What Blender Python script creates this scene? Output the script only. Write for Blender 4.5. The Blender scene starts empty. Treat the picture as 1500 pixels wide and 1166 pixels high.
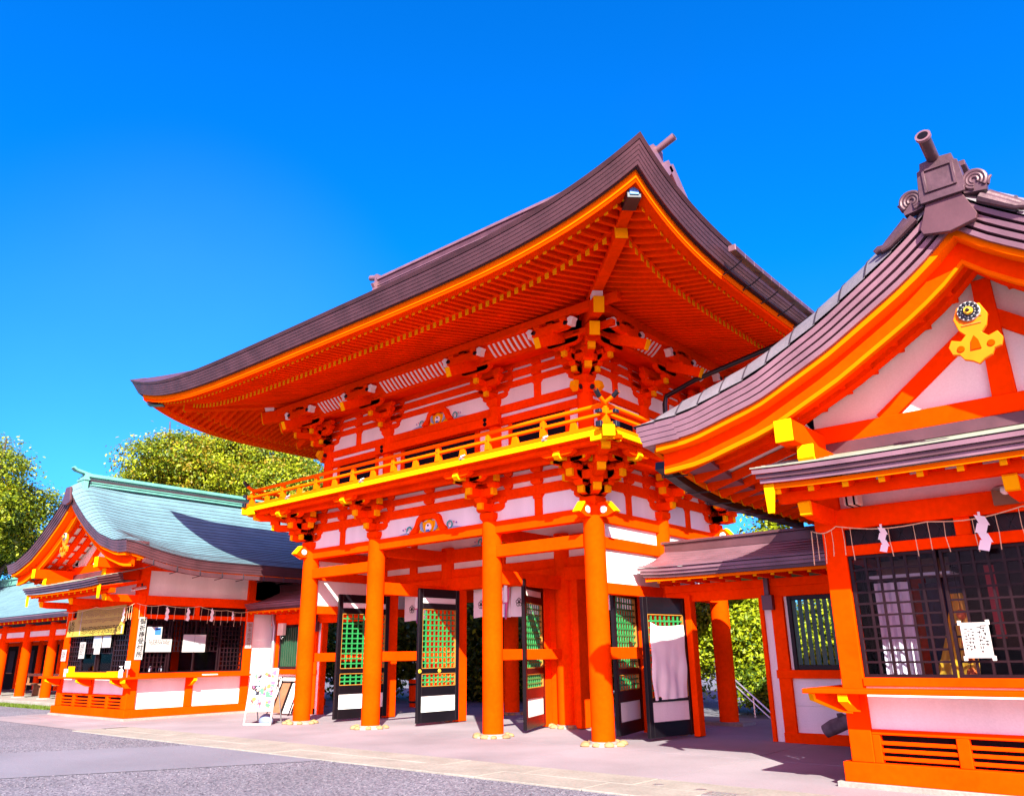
import bpy, bmesh, math, random
import numpy as np
from mathutils import Vector, Matrix
random.seed(7); rng = np.random.default_rng(7)
C = bpy.context.scene.collection
S = bpy.context.scene
# ------------------------------------------------------------------ camera
CAM = Vector((7.8714, -11.4127, 1.4))
r_ = (0.75910822, 0.65082696, -0.01337841); u_ = (0.21034025, -0.22578274, 0.95119879); f_ = (-0.6160452, 0.72487684, 0.30828864)
cd = bpy.data.cameras.new('camera'); cam = bpy.data.objects.new('camera', cd); C.objects.link(cam)
cam.matrix_world = Matrix(((r_[0], u_[0], -f_[0], CAM.x), (r_[1], u_[1], -f_[1], CAM.y), (r_[2], u_[2], -f_[2], CAM.z), (0, 0, 0, 1)))
cd.sensor_width = 36; cd.lens = 36 * 1159.56 / 1500; cd.clip_start = 0.1; cd.clip_end = 3000
S.camera = cam
# ------------------------------------------------------------------ sky and sun
SUN = Vector((1.0, -1.0, 0.94)).normalized()
w = bpy.data.worlds.new('World'); S.world = w; w.use_nodes = True
nt = w.node_tree; bg = nt.nodes['Background']
sky = nt.nodes.new('ShaderNodeTexSky'); sky.sky_type = 'NISHITA'; sky.sun_disc = False
sky.sun_elevation = math.asin(SUN.z); sky.sun_rotation = math.radians(135)
sky.air_density = 1.0; sky.dust_density = 0.6; sky.ozone_density = 3.0
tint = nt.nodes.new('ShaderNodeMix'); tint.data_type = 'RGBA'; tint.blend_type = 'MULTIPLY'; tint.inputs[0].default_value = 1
# the sky is deep blue opposite the sun, paler low down, and a bright pinkish glow is added towards the sun to fill shaded faces
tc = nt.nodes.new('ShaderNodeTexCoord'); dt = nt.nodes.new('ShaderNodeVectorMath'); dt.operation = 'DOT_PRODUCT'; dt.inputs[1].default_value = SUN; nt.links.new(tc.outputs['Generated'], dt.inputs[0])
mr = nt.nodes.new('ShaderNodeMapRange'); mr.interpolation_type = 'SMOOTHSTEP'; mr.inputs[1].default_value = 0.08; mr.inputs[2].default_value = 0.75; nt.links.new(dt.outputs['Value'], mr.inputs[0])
sx = nt.nodes.new('ShaderNodeSeparateXYZ'); nt.links.new(tc.outputs['Generated'], sx.inputs[0])
mh = nt.nodes.new('ShaderNodeMapRange'); mh.interpolation_type = 'SMOOTHSTEP'; mh.inputs[1].default_value = 0.0; mh.inputs[2].default_value = 0.55; nt.links.new(sx.outputs['Z'], mh.inputs[0])
def cmix(a, b):
    m = nt.nodes.new('ShaderNodeMix'); m.data_type = 'RGBA'
    for k, c in ((6, a), (7, b)):
        if isinstance(c, tuple): m.inputs[k].default_value = (*c, 1)
        else: nt.links.new(c, m.inputs[k])
    return m
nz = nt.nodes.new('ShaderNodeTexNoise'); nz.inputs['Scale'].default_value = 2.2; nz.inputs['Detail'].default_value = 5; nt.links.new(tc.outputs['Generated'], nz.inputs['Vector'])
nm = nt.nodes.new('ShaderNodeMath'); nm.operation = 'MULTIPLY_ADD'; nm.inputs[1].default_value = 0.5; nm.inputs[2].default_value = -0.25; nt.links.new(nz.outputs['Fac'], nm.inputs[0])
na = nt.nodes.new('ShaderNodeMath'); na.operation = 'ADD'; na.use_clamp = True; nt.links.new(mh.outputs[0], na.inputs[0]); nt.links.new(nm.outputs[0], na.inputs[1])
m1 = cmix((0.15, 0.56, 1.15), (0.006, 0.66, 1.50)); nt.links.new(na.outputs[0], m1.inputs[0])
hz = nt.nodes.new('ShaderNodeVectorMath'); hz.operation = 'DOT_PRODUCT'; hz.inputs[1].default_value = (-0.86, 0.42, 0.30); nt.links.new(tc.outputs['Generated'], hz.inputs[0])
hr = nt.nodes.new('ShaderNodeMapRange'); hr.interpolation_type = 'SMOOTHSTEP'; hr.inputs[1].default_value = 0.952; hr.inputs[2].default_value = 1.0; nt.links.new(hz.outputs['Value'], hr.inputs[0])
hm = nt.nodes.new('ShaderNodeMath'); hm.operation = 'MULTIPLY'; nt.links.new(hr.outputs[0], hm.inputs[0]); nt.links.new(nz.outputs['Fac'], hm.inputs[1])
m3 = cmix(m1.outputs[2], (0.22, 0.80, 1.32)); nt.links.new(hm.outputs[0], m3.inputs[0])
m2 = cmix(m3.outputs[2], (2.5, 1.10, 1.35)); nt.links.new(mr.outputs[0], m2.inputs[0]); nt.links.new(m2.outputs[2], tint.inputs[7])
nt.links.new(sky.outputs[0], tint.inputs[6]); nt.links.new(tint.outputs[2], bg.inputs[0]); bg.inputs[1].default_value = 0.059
sl = bpy.data.lights.new('sun', 'SUN'); sl.energy = 4.1; sl.angle = math.radians(0.5); sl.color = (1, 0.99, 0.80)
so = bpy.data.objects.new('sun', sl); C.objects.link(so); so.rotation_euler = (-SUN).to_track_quat('-Z', 'Y').to_euler(); so.location = (30, -40, 30)
S.view_settings.view_transform = 'Standard'; S.view_settings.look = 'None'; S.view_settings.gamma = 1; S.view_settings.use_curve_mapping = False
S.view_settings.exposure = 2.1
S.cycles.max_bounces = 8; S.cycles.diffuse_bounces = 5; S.cycles.transparent_max_bounces = 12
# ------------------------------------------------------------------ materials
MATS = {}
def mat(name, col, rough=0.5, var=0.10, scale=3.0, bump=0.0, bscale=40.0, metal=0.0, spec=0.5, fine=0.0, streak=False):
    if name in MATS: return MATS[name]
    m = bpy.data.materials.new(name); m.use_nodes = True; t = m.node_tree; p = t.nodes['Principled BSDF']
    p.inputs['Roughness'].default_value = rough; p.inputs['Metallic'].default_value = metal; p.inputs['Specular IOR Level'].default_value = spec
    g = t.nodes.new('ShaderNodeNewGeometry'); n = t.nodes.new('ShaderNodeTexNoise'); n.inputs['Scale'].default_value = scale; n.inputs['Detail'].default_value = 6
    if streak:
        mp = t.nodes.new('ShaderNodeMapping'); mp.inputs['Scale'].default_value = (1, 1, 0.15); t.links.new(g.outputs['Position'], mp.inputs[0]); t.links.new(mp.outputs[0], n.inputs['Vector'])
    else: t.links.new(g.outputs['Position'], n.inputs['Vector'])
    r = t.nodes.new('ShaderNodeValToRGB'); c = np.array(col[:3])
    r.color_ramp.elements[0].position = 0.3; r.color_ramp.elements[1].position = 0.7
    r.color_ramp.elements[0].color = (*(c * (1 - var)), 1); r.color_ramp.elements[1].color = (*np.clip(c * (1 + var), 0, 1), 1)
    t.links.new(n.outputs['Fac'], r.inputs[0]); last = r.outputs[0]
    if fine:
        n2 = t.nodes.new('ShaderNodeTexNoise'); n2.inputs['Scale'].default_value = bscale; n2.inputs['Detail'].default_value = 3; t.links.new(g.outputs['Position'], n2.inputs['Vector'])
        r2 = t.nodes.new('ShaderNodeValToRGB'); r2.color_ramp.elements[0].position = 0.35; r2.color_ramp.elements[1].position = 0.65
        r2.color_ramp.elements[0].color = (1 - fine,) * 3 + (1,); r2.color_ramp.elements[1].color = (1, 1, 1, 1); t.links.new(n2.outputs['Fac'], r2.inputs[0])
        mx = t.nodes.new('ShaderNodeMix'); mx.data_type = 'RGBA'; mx.blend_type = 'MULTIPLY'; mx.inputs[0].default_value = 1
        t.links.new(last, mx.inputs[6]); t.links.new(r2.outputs[0], mx.inputs[7]); last = mx.outputs[2]
    t.links.new(last, p.inputs['Base Color'])
    if bump:
        b = t.nodes.new('ShaderNodeBump'); b.inputs['Strength'].default_value = bump; b.inputs['Distance'].default_value = 0.01
        n3 = t.nodes.new('ShaderNodeTexNoise'); n3.inputs['Scale'].default_value = bscale; n3.inputs['Detail'].default_value = 4
        t.links.new(g.outputs['Position'], n3.inputs['Vector']); t.links.new(n3.outputs['Fac'], b.inputs['Height']); t.links.new(b.outputs[0], p.inputs['Normal'])
    MATS[name] = m; return m
VERM = mat('vermilion_paint', (0.90, 0.046, 0.0004), 0.6, 0.12, 1.5, 0.2, 14, spec=0.0, fine=0.10)
ORG = mat('orange_trim_paint', (0.82, 0.13, 0.001), 0.55, 0.08, 2, spec=0.0)
RAIL = mat('golden_orange_rail', (0.82, 0.115, 0.001), 0.55, 0.08, 2, spec=0.0)  # balcony rails get a more orange tone than the vermilion timber
YEL = mat('yellow_ochre_paint', (0.82, 0.36, 0.002), 0.55, 0.06, 3, spec=0.0)
PLAS = mat('white_plaster', (0.77, 0.755, 0.745), 0.85, 0.10, 1.8, 0.15, 50, spec=0.1, streak=True, fine=0.06)
WPNT = mat('white_paint', (0.80, 0.79, 0.78), 0.6, 0.03, 5)
BLK = mat('black_lacquer', (0.0045, 0.003, 0.005), 0.35, 0.3, 2, 0.12, 20, spec=0.2)
DKB = mat('dark_window_wood', (0.010, 0.003, 0.005), 0.4, 0.3, 4, spec=0.2)
GRN = mat('green_lattice_paint', (0.012, 0.20, 0.05), 0.5, 0.12, 6)
DGRN = mat('dark_green_bars', (0.012, 0.055, 0.03), 0.5, 0.15, 6)
COPG = mat('gate_roof_edge_copper', (0.085, 0.034, 0.045), 0.45, 0.25, 2.5, 0.15, 25, metal=0.2, fine=0.12)
COP = mat('copper_sheet', (0.185, 0.095, 0.125), 0.38, 0.22, 2.5, 0.15, 25, metal=0.25)
COPD = mat('dark_copper_sheet', (0.085, 0.035, 0.045), 0.4, 0.25, 2.5, 0.1, 25, metal=0.25)
ROOFG = mat('aged_copper_shingle', (0.155, 0.135, 0.16), 0.5, 0.18, 2.0, 0.15, 30, fine=0.15)
PENT = mat('greenish_pent_shingle', (0.22, 0.23, 0.185), 0.6, 0.2, 2.5, 0.15, 30, fine=0.15)
TRIM = mat('ochre_inner_trim', (0.34, 0.15, 0.025), 0.6, spec=0.1)
GEG = mat('golden_pendant_paint', (0.80, 0.155, 0.003), 0.5, 0.1, 4, spec=0.1)
ORN = mat('ridge_ornament_copper', (0.085, 0.042, 0.056), 0.4, 0.3, 4, 0.2, 25, metal=0.25, fine=0.15)
SIGNW = mat('sign_white', (0.36, 0.355, 0.36), 0.7, 0.03, 3, spec=0.1)
SEAM = mat('roof_seam_shadow_gap', (0.03, 0.02, 0.03), 0.6)
VERD = mat('verdigris_copper', (0.10, 0.30, 0.255), 0.55, 0.18, 3, 0.15, 30, streak=True)
SLAT = mat('verdigris_grey_shingle', (0.105, 0.20, 0.25), 0.6, 0.15, 2.0, 0.2, 30, fine=0.12)
STN = mat('pale_stone', (0.24, 0.22, 0.205), 0.85, 0.15, 2.0, 0.5, 25, fine=0.2)
STO = mat('ochre_field_stone', (0.26, 0.165, 0.075), 0.8, 0.35, 8, 0.5, 30)
GREY = mat('grey_metal', (0.30, 0.30, 0.33), 0.35, 0.1, 4, metal=0.6)
STEEL = mat('bright_steel', (0.62, 0.62, 0.64), 0.25, 0.05, 4, metal=0.9)
DMET = mat('dark_metal_cap', (0.012, 0.014, 0.022), 0.35, 0.2, 5, metal=0.4)
GOLD = mat('gold_metal', (0.80, 0.46, 0.03), 0.3, 0.1, 6, metal=0.35)
PAPER = mat('white_paper', (0.80, 0.80, 0.82), 0.8, 0.02, 3)
INK = mat('black_ink', (0.004, 0.004, 0.006), 0.8, spec=0.1)
BLUE = mat('blue_paint', (0.03, 0.16, 0.50), 0.5)
LBLUE = mat('light_blue_grey_paint', (0.25, 0.36, 0.52), 0.5)
TEAL = mat('teal_paint', (0.02, 0.33, 0.32), 0.5)
PINK = mat('pink_ribbon', (0.62, 0.10, 0.26), 0.6)
PURP = mat('purple_ribbon', (0.20, 0.08, 0.45), 0.6)
CLOTH = mat('white_cloth', (0.80, 0.77, 0.78), 0.9, 0.03, 4, 0.15, 120)
YBRD = mat('yellow_board', (0.36, 0.27, 0.03), 0.6, 0.06, 3)
ROPE = mat('straw_rope', (0.60, 0.46, 0.28), 0.9, 0.15, 30)
WOODG = mat('weathered_grey_log', (0.11, 0.085, 0.095), 0.9, 0.3, 9, 0.8, 25)
BENCH = mat('brown_bench_wood', (0.22, 0.10, 0.05), 0.7, 0.2, 6)
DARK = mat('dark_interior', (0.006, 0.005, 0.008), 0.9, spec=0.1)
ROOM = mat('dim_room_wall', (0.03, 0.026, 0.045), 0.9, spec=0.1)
REDC = mat('red_cloth', (0.45, 0.02, 0.03), 0.7)
PLST = mat('cream_plastic', (0.62, 0.58, 0.50), 0.4)
GLS = bpy.data.materials.new('window_glass'); GLS.use_nodes = True
_t = GLS.node_tree; _t.nodes.remove(_t.nodes['Principled BSDF']); _o = _t.nodes['Material Output']
_tr = _t.nodes.new('ShaderNodeBsdfTransparent'); _gl = _t.nodes.new('ShaderNodeBsdfGlossy'); _gl.inputs['Roughness'].default_value = 0.02
_fr = _t.nodes.new('ShaderNodeFresnel'); _fr.inputs[0].default_value = 1.17; _mx = _t.nodes.new('ShaderNodeMixShader'); _tr.inputs[0].default_value = (0.85, 0.86, 0.92, 1)
_t.links.new(_fr.outputs[0], _mx.inputs[0]); _t.links.new(_tr.outputs[0], _mx.inputs[1]); _t.links.new(_gl.outputs[0], _mx.inputs[2]); _t.links.new(_mx.outputs[0], _o.inputs[0])
def ground_mat(name, cols, vscale, bump, patch=0.12, spec=0.3):
    m = bpy.data.materials.new(name); m.use_nodes = True; t = m.node_tree; p = t.nodes['Principled BSDF']; p.inputs['Roughness'].default_value = 0.9; p.inputs['Specular IOR Level'].default_value = spec
    g = t.nodes.new('ShaderNodeNewGeometry')
    v = t.nodes.new('ShaderNodeTexVoronoi'); v.inputs['Scale'].default_value = vscale; t.links.new(g.outputs['Position'], v.inputs['Vector'])
    sp = t.nodes.new('ShaderNodeSeparateColor'); t.links.new(v.outputs['Color'], sp.inputs[0])
    r = t.nodes.new('ShaderNodeValToRGB'); r.color_ramp.elements[0].color = (*cols[0], 1); r.color_ramp.elements[1].color = (*cols[-1], 1)
    for i, c in enumerate(cols[1:-1]):
        e = r.color_ramp.elements.new((i + 1) / (len(cols) - 1)); e.color = (*c, 1)
    t.links.new(sp.outputs[0], r.inputs[0])
    n = t.nodes.new('ShaderNodeTexNoise'); n.inputs['Scale'].default_value = 0.45; n.inputs['Detail'].default_value = 8; t.links.new(g.outputs['Position'], n.inputs['Vector'])
    r2 = t.nodes.new('ShaderNodeValToRGB'); r2.color_ramp.elements[0].position = 0.35; r2.color_ramp.elements[1].position = 0.65
    r2.color_ramp.elements[0].color = (1 - patch,) * 3 + (1,); r2.color_ramp.elements[1].color = (1, 1, 1, 1); t.links.new(n.outputs['Fac'], r2.inputs[0])
    mx = t.nodes.new('ShaderNodeMix'); mx.data_type = 'RGBA'; mx.blend_type = 'MULTIPLY'; mx.inputs[0].default_value = 1
    t.links.new(r.outputs[0], mx.inputs[6]); t.links.new(r2.outputs[0], mx.inputs[7]); t.links.new(mx.outputs[2], p.inputs['Base Color'])
    b = t.nodes.new('ShaderNodeBump'); b.inputs['Strength'].default_value = bump; b.inputs['Distance'].default_value = 0.012; t.links.new(v.outputs['Distance'], b.inputs['Height']); t.links.new(b.outputs[0], p.inputs['Normal'])
    return m
GRAV = ground_mat('grey_gravel', [(0.055, 0.052, 0.076), (0.11, 0.104, 0.145), (0.155, 0.146, 0.195), (0.25, 0.235, 0.285)], 46, 0.55, 0.2)
CONC = ground_mat('pinkish_concrete', [(0.235, 0.20, 0.235), (0.255, 0.215, 0.255), (0.27, 0.23, 0.27)], 90, 0.15, 0.32)
ASPH = ground_mat('worn_asphalt', [(0.14, 0.135, 0.185), (0.155, 0.15, 0.20), (0.17, 0.165, 0.215)], 70, 0.3, 0.2)
def leaf_mat(name, col, trans=0.35):
    m = bpy.data.materials.new(name); m.use_nodes = True; t = m.node_tree; p = t.nodes['Principled BSDF']; o = t.nodes['Material Output']
    p.inputs['Base Color'].default_value = (*col, 1); p.inputs['Roughness'].default_value = 0.5; p.inputs['Specular IOR Level'].default_value = 0.35
    tl = t.nodes.new('ShaderNodeBsdfTranslucent'); tl.inputs[0].default_value = (*[min(1, c * 1.3) for c in col], 1)
    mx = t.nodes.new('ShaderNodeMixShader'); mx.inputs[0].default_value = trans
    t.links.new(p.outputs[0], mx.inputs[1]); t.links.new(tl.outputs[0], mx.inputs[2]); t.links.new(mx.outputs[0], o.inputs[0]); return m
LF = [leaf_mat('leaf_mid_green', (0.155, 0.205, 0.006)), leaf_mat('leaf_light_green', (0.31, 0.36, 0.008)), leaf_mat('leaf_dark_green', (0.06, 0.11, 0.010)), leaf_mat('leaf_young_bronze', (0.28, 0.20, 0.012))]
BARK = mat('tree_bark', (0.07, 0.055, 0.045), 0.9, 0.3, 8, 0.8, 20)
GRASS = leaf_mat('grass_blade', (0.10, 0.16, 0.012))
# ------------------------------------------------------------------ mesh helpers
OFF = {}
def ZERO(): return Vector((0, 0, 0))
class MB:
    def __init__(s): s.v = []; s.f = []; s.m = []; s.ms = []
    def mi(s, m):
        if m not in s.ms: s.ms.append(m)
        return s.ms.index(m)
    def add(s, vs, fs, m):
        b = len(s.v); k = s.mi(m); s.v += [tuple(x) for x in vs]
        for f in fs: s.f.append([b + i for i in f]); s.m.append(k)
    def hexa(s, p, m): s.add(p, [(0, 3, 2, 1), (4, 5, 6, 7), (0, 1, 5, 4), (1, 2, 6, 5), (2, 3, 7, 6), (3, 0, 4, 7)], m)
    def box(s, x0, x1, y0, y1, z0, z1, m):
        if x0 > x1: x0, x1 = x1, x0
        if y0 > y1: y0, y1 = y1, y0
        s.hexa([(x0, y0, z0), (x1, y0, z0), (x1, y1, z0), (x0, y1, z0), (x0, y0, z1), (x1, y0, z1), (x1, y1, z1), (x0, y1, z1)], m)
    def frus(s, cx, cy, z0, z1, a, b, m):
        s.hexa([(cx - a, cy - a, z0), (cx + a, cy - a, z0), (cx + a, cy + a, z0), (cx - a, cy + a, z0), (cx - b, cy - b, z1), (cx + b, cy - b, z1), (cx + b, cy + b, z1), (cx - b, cy + b, z1)], m)
    def beam(s, a, b, w, h, m, up=(0, 0, 1)):
        a = Vector(a); b = Vector(b); d = (b - a).normalized(); upv = Vector(up)
        if abs(d.dot(upv)) > 0.99: upv = Vector((0, 1, 0))
        sd = d.cross(upv).normalized() * w / 2; uu = sd.cross(d).normalized() * h / 2
        s.hexa([a - sd - uu, a + sd - uu, b + sd - uu, b - sd - uu, a - sd + uu, a + sd + uu, b + sd + uu, b - sd + uu], m)
    def prism(s, poly, o, ux, uy, n, th, m):
        o = Vector(o); ux = Vector(ux); uy = Vector(uy); n = Vector(n); k = len(poly)
        A = [o + ux * p[0] + uy * p[1] - n * th / 2 for p in poly]; B = [q + n * th for q in A]
        s.add(A + B, [list(range(k))[::-1], [k + i for i in range(k)]] + [(i, (i + 1) % k, k + (i + 1) % k, k + i) for i in range(k)], m)
    def cyl(s, a, b, r0, r1, m, n=20, cap=True):
        a = Vector(a); b = Vector(b); d = (b - a).normalized(); x = d.orthogonal().normalized(); y = d.cross(x)
        ring = lambda c, r: [c + (x * math.cos(2 * math.pi * i / n) + y * math.sin(2 * math.pi * i / n)) * r for i in range(n)]
        fs = [(i, (i + 1) % n, n + (i + 1) % n, n + i) for i in range(n)]
        if cap: fs += [list(range(n))[::-1], [n + i for i in range(n)]]
        s.add(ring(a, r0) + ring(b, r1), fs, m)
    def tube(s, pts, r, m, n=8, taper=None):
        pts = [Vector(p) for p in pts]; k = len(pts); vs = []; x = None
        for i, p in enumerate(pts):
            d = (pts[min(i + 1, k - 1)] - pts[max(i - 1, 0)]).normalized()
            x = (d.orthogonal() if x is None else (x - d * x.dot(d))).normalized(); y = d.cross(x)
            rr = r if taper is None else r * taper(i / (k - 1))
            vs += [p + (x * math.cos(2 * math.pi * j / n) + y * math.sin(2 * math.pi * j / n)) * rr for j in range(n)]
        fs = [(i * n + j, i * n + (j + 1) % n, (i + 1) * n + (j + 1) % n, (i + 1) * n + j) for i in range(k - 1) for j in range(n)]
        fs += [list(range(n))[::-1], [(k - 1) * n + j for j in range(n)]]
        s.add(vs, fs, m)
    def grid(s, fn, nu, nv, m, th=None, mfn=None):
        P = [[Vector(fn(i / nu, j / nv)) for j in range(nv + 1)] for i in range(nu + 1)]
        vs = [p for row in P for p in row]; W = nv + 1; fs = [(i * W + j, (i + 1) * W + j, (i + 1) * W + j + 1, i * W + j + 1) for i in range(nu) for j in range(nv)]
        if th is None: s.add(vs, fs, m); return
        N = len(vs); t = Vector(th); vs2 = vs + [p + t for p in vs]
        fs2 = fs + [tuple(N + q for q in f[::-1]) for f in fs]
        bd = [(i * W, (i + 1) * W) for i in range(nu)] + [((i + 1) * W + nv, i * W + nv) for i in range(nu)] + [(j + 1, j) for j in range(nv)] + [(nu * W + j, nu * W + j + 1) for j in range(nv)]
        fs2 += [(b, a, N + a, N + b) for a, b in bd]; s.add(vs2, fs2, m)
    def ball(s, c, r, m, n=10, sc=(1, 1, 1)):
        vs = []; c = Vector(c)
        for i in range(n // 2 + 1):
            th = math.pi * i / (n // 2)
            for j in range(n): ph = 2 * math.pi * j / n; vs.append(c + Vector((math.sin(th) * math.cos(ph) * sc[0], math.sin(th) * math.sin(ph) * sc[1], math.cos(th) * sc[2])) * r)
        s.add(vs, [(i * n + j, (i + 1) * n + j, (i + 1) * n + (j + 1) % n, i * n + (j + 1) % n) for i in range(n // 2) for j in range(n)], m)
    def build(s, name, parent=None, bev=0.0, smooth=False, loc=None, rz=0.0):
        me = bpy.data.meshes.new(name); off = OFF.get(parent.name, ZERO()) if parent else ZERO()
        if loc is not None: off = ZERO()
        me.from_pydata([(x - off.x, y - off.y, z - off.z) for x, y, z in s.v], [], s.f); me.polygons.foreach_set('material_index', s.m)
        for m in s.ms: me.materials.append(m)
        bm = bmesh.new(); bm.from_mesh(me); bmesh.ops.recalc_face_normals(bm, faces=bm.faces); bm.to_mesh(me); bm.free()
        if smooth:
            me.polygons.foreach_set('use_smooth', [True] * len(me.polygons)); me.set_sharp_from_angle(angle=math.radians(40))
        me.update(); o = bpy.data.objects.new(name, me); C.objects.link(o)
        if parent: o.parent = parent; OFF[o.name] = off
        if loc is not None: o.location = Vector(loc) - (OFF.get(parent.name, ZERO()) if parent else ZERO()); o.rotation_euler = (0, 0, rz); OFF[o.name] = ZERO()
        if bev:
            b = o.modifiers.new('bevel', 'BEVEL'); b.width = bev; b.segments = 1; b.limit_method = 'ANGLE'; b.angle_limit = math.radians(50)
        return o
def tag(o, label=None, cat=None, group=None, kind=None):
    if label: o['label'] = label
    if cat: o['category'] = cat
    if group: o['group'] = group
    if kind: o['kind'] = kind
    return o
def thing(name, label, cat, loc=(0, 0, 0), group=None):
    o = bpy.data.objects.new(name, None); C.objects.link(o); o.location = loc; o.empty_display_size = 0.2; OFF[o.name] = Vector(loc)
    return tag(o, label, cat, group)
def copy(o, parent, loc, rz=0.0, label=None):
    c = o.copy(); C.objects.link(c); c.parent = parent; c.location = Vector(loc) - (OFF.get(parent.name, ZERO()) if parent else ZERO()); c.rotation_euler = (0, 0, rz); OFF[c.name] = ZERO()
    return c
def text_mesh(body, size, o, ux, uy, m, name, parent, spacing=1.0, depth=0.002):
    cu = bpy.data.curves.new('t', 'FONT'); cu.body = body; cu.size = size; cu.align_x = 'CENTER'; cu.align_y = 'CENTER'; cu.space_line = spacing; cu.extrude = depth; cu.offset = size * .012
    ob = bpy.data.objects.new('t', cu); C.objects.link(ob); dg = bpy.context.evaluated_depsgraph_get(); me = bpy.data.meshes.new_from_object(ob.evaluated_get(dg)); bpy.data.objects.remove(ob)
    ux = Vector(ux); uy = Vector(uy); n = ux.cross(uy); off = OFF.get(parent.name, ZERO()) if parent else ZERO()
    for v in me.vertices: v.co = Vector(o) + ux * v.co.x + uy * v.co.y + n * v.co.z - off
    me.materials.clear(); me.materials.append(m); r = bpy.data.objects.new(name, me); C.objects.link(r); r.parent = parent; OFF[r.name] = off; return r
def strokes(b, o, ux, uy, n, cols, w, h, m, lw=0.006, seed=1):
    """columns of small brush marks on a flat face, for lettering too small to read"""
    R = random.Random(seed); o = Vector(o); ux = Vector(ux); uy = Vector(uy); n = Vector(n)
    for i in range(cols):
        x = (i + 0.5) / cols * w; y = -R.random() * h * 0.08; end = -h * R.uniform(0.7, 1.0)
        while y > end:
            l = R.uniform(0.012, 0.03)
            for k in range(2):
                dx = R.uniform(-0.35, 0.35) * w / cols; a = R.choice([0, 1])
                c = o + ux * (x + dx) + uy * (y - l / 2)
                hx, hy = (lw / 2, l / 2) if a else (min(w / cols * 0.35, 0.02), lw / 2)
                b.hexa([c - ux * hx - uy * hy, c + ux * hx - uy * hy, c + ux * hx + uy * hy, c - ux * hx + uy * hy] + [q + n * 0.0015 for q in (c - ux * hx - uy * hy, c + ux * hx - uy * hy, c + ux * hx + uy * hy, c - ux * hx + uy * hy)], m)
            y -= l * 1.7
X = Vector((1, 0, 0)); Y = Vector((0, 1, 0)); Z = Vector((0, 0, 1))
# ------------------------------------------------------------------ ground
def sheet(name, pts, z, m):
    b = MB(); b.add([(x, y, z) for x, y in pts], [list(range(len(pts)))], m); return tag(b.build(name), kind='structure')
sheet('ground', [(-500, -500), (500, -500), (500, 500), (-500, 500)], -0.012, GRAV)
def slab(name, x0, x1, y0, y1, z1, m, joint=None):
    b = MB(); b.box(x0, x1, y0, y1, -0.2, z1, m); o = b.build(name, bev=0.008); return tag(o, kind='structure')
b = MB()                                                            # apron: poured concrete bays with open joints
xs = [-17.6, -14.3, -11.0, -8.3, -5.6, -2.7, 0.05, 2.6, 4.9, 7.3, 9.6, 12, 15]
for i in range(len(xs) - 1):
    for y0, y1 in ((-2.6, -0.35), (-0.35, 2.05), (2.05, 6.2)):
        b.box(xs[i] + 0.005, xs[i + 1] - 0.005, y0 + 0.005, y1 - 0.005, -0.15, 0.003 + rng.uniform(-0.002, 0.002), CONC)
tag(b.build('pavement'), kind='structure')
sheet('pavement_joints', [(-17.55, -2.59), (-11.0, -2.59), (-11.0, -3.73), (14.9, -3.73), (14.9, 6.15), (-17.55, 6.15)], -0.004, mat('dark_joint_sand', (0.035, 0.03, 0.035), 0.95, 0.3, 6))
b = MB(); x = -11.0
while x < 15:                                                       # long pale kerb stones along the apron
    l = rng.uniform(1.1, 1.9)
    b.box(x + 0.006, x + l - 0.006, -3.74, -3.18, -0.15, 0.006 + rng.uniform(-0.004, 0.004), STN); b.box(x + 0.306, x + l + 0.294, -3.17, -2.61, -0.15, 0.006 + rng.uniform(-0.004, 0.004), STN); x += l
tag(b.build('stone_path', bev=0.006), kind='structure')
sheet('apron_side', [(-17.6, -3.5), (-11.0, -3.6), (-11.0, -2.6), (-17.6, -2.6)], -0.006, CONC)
sheet('asphalt_path', [(-6.0, -3.76), (-2.3, -3.76), (-6.9, -12), (-15.5, -30), (-21.5, -30), (-11.2, -12)], -0.006, ASPH)
N = 9000; gx_ = rng.uniform(-8.5, 8.0, N); gy_ = -3.80 - rng.uniform(0, 1, N) ** 1.3 * 4.2; keep = ~((gx_ > -6.0 + (gy_ + 3.76) * .63) & (gx_ < -2.3 + (gy_ + 3.76) * .56) & (rng.random(N) > .04)); gx_ = gx_[keep]; gy_ = gy_[keep]; N = len(gx_)
rr = rng.uniform(.005, .012, N); ct = np.stack([gx_, gy_, rr * .2 - .008], 1); oc = np.array([(1, 0, 0), (-1, 0, 0), (0, 1, 0), (0, -1, 0), (0, 0, .8), (0, 0, -.8)])
V = (ct[:, None, :] + oc[None] * rr[:, None, None] * rng.uniform(.6, 1.3, (N, 6, 1))).reshape(-1, 3); fc = [(0, 2, 4), (2, 1, 4), (1, 3, 4), (3, 0, 4), (2, 0, 5), (1, 2, 5), (3, 1, 5), (0, 3, 5)]
me = bpy.data.meshes.new('loose_gravel'); me.from_pydata(V.tolist(), [], [tuple(6 * i + k for k in f) for i in range(N) for f in fc]); me.materials.append(GRAV); o = bpy.data.objects.new('loose_gravel', me); C.objects.link(o); tag(o, 'loose grey gravel stones lying over the forecourt', 'gravel', kind='stuff')
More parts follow.
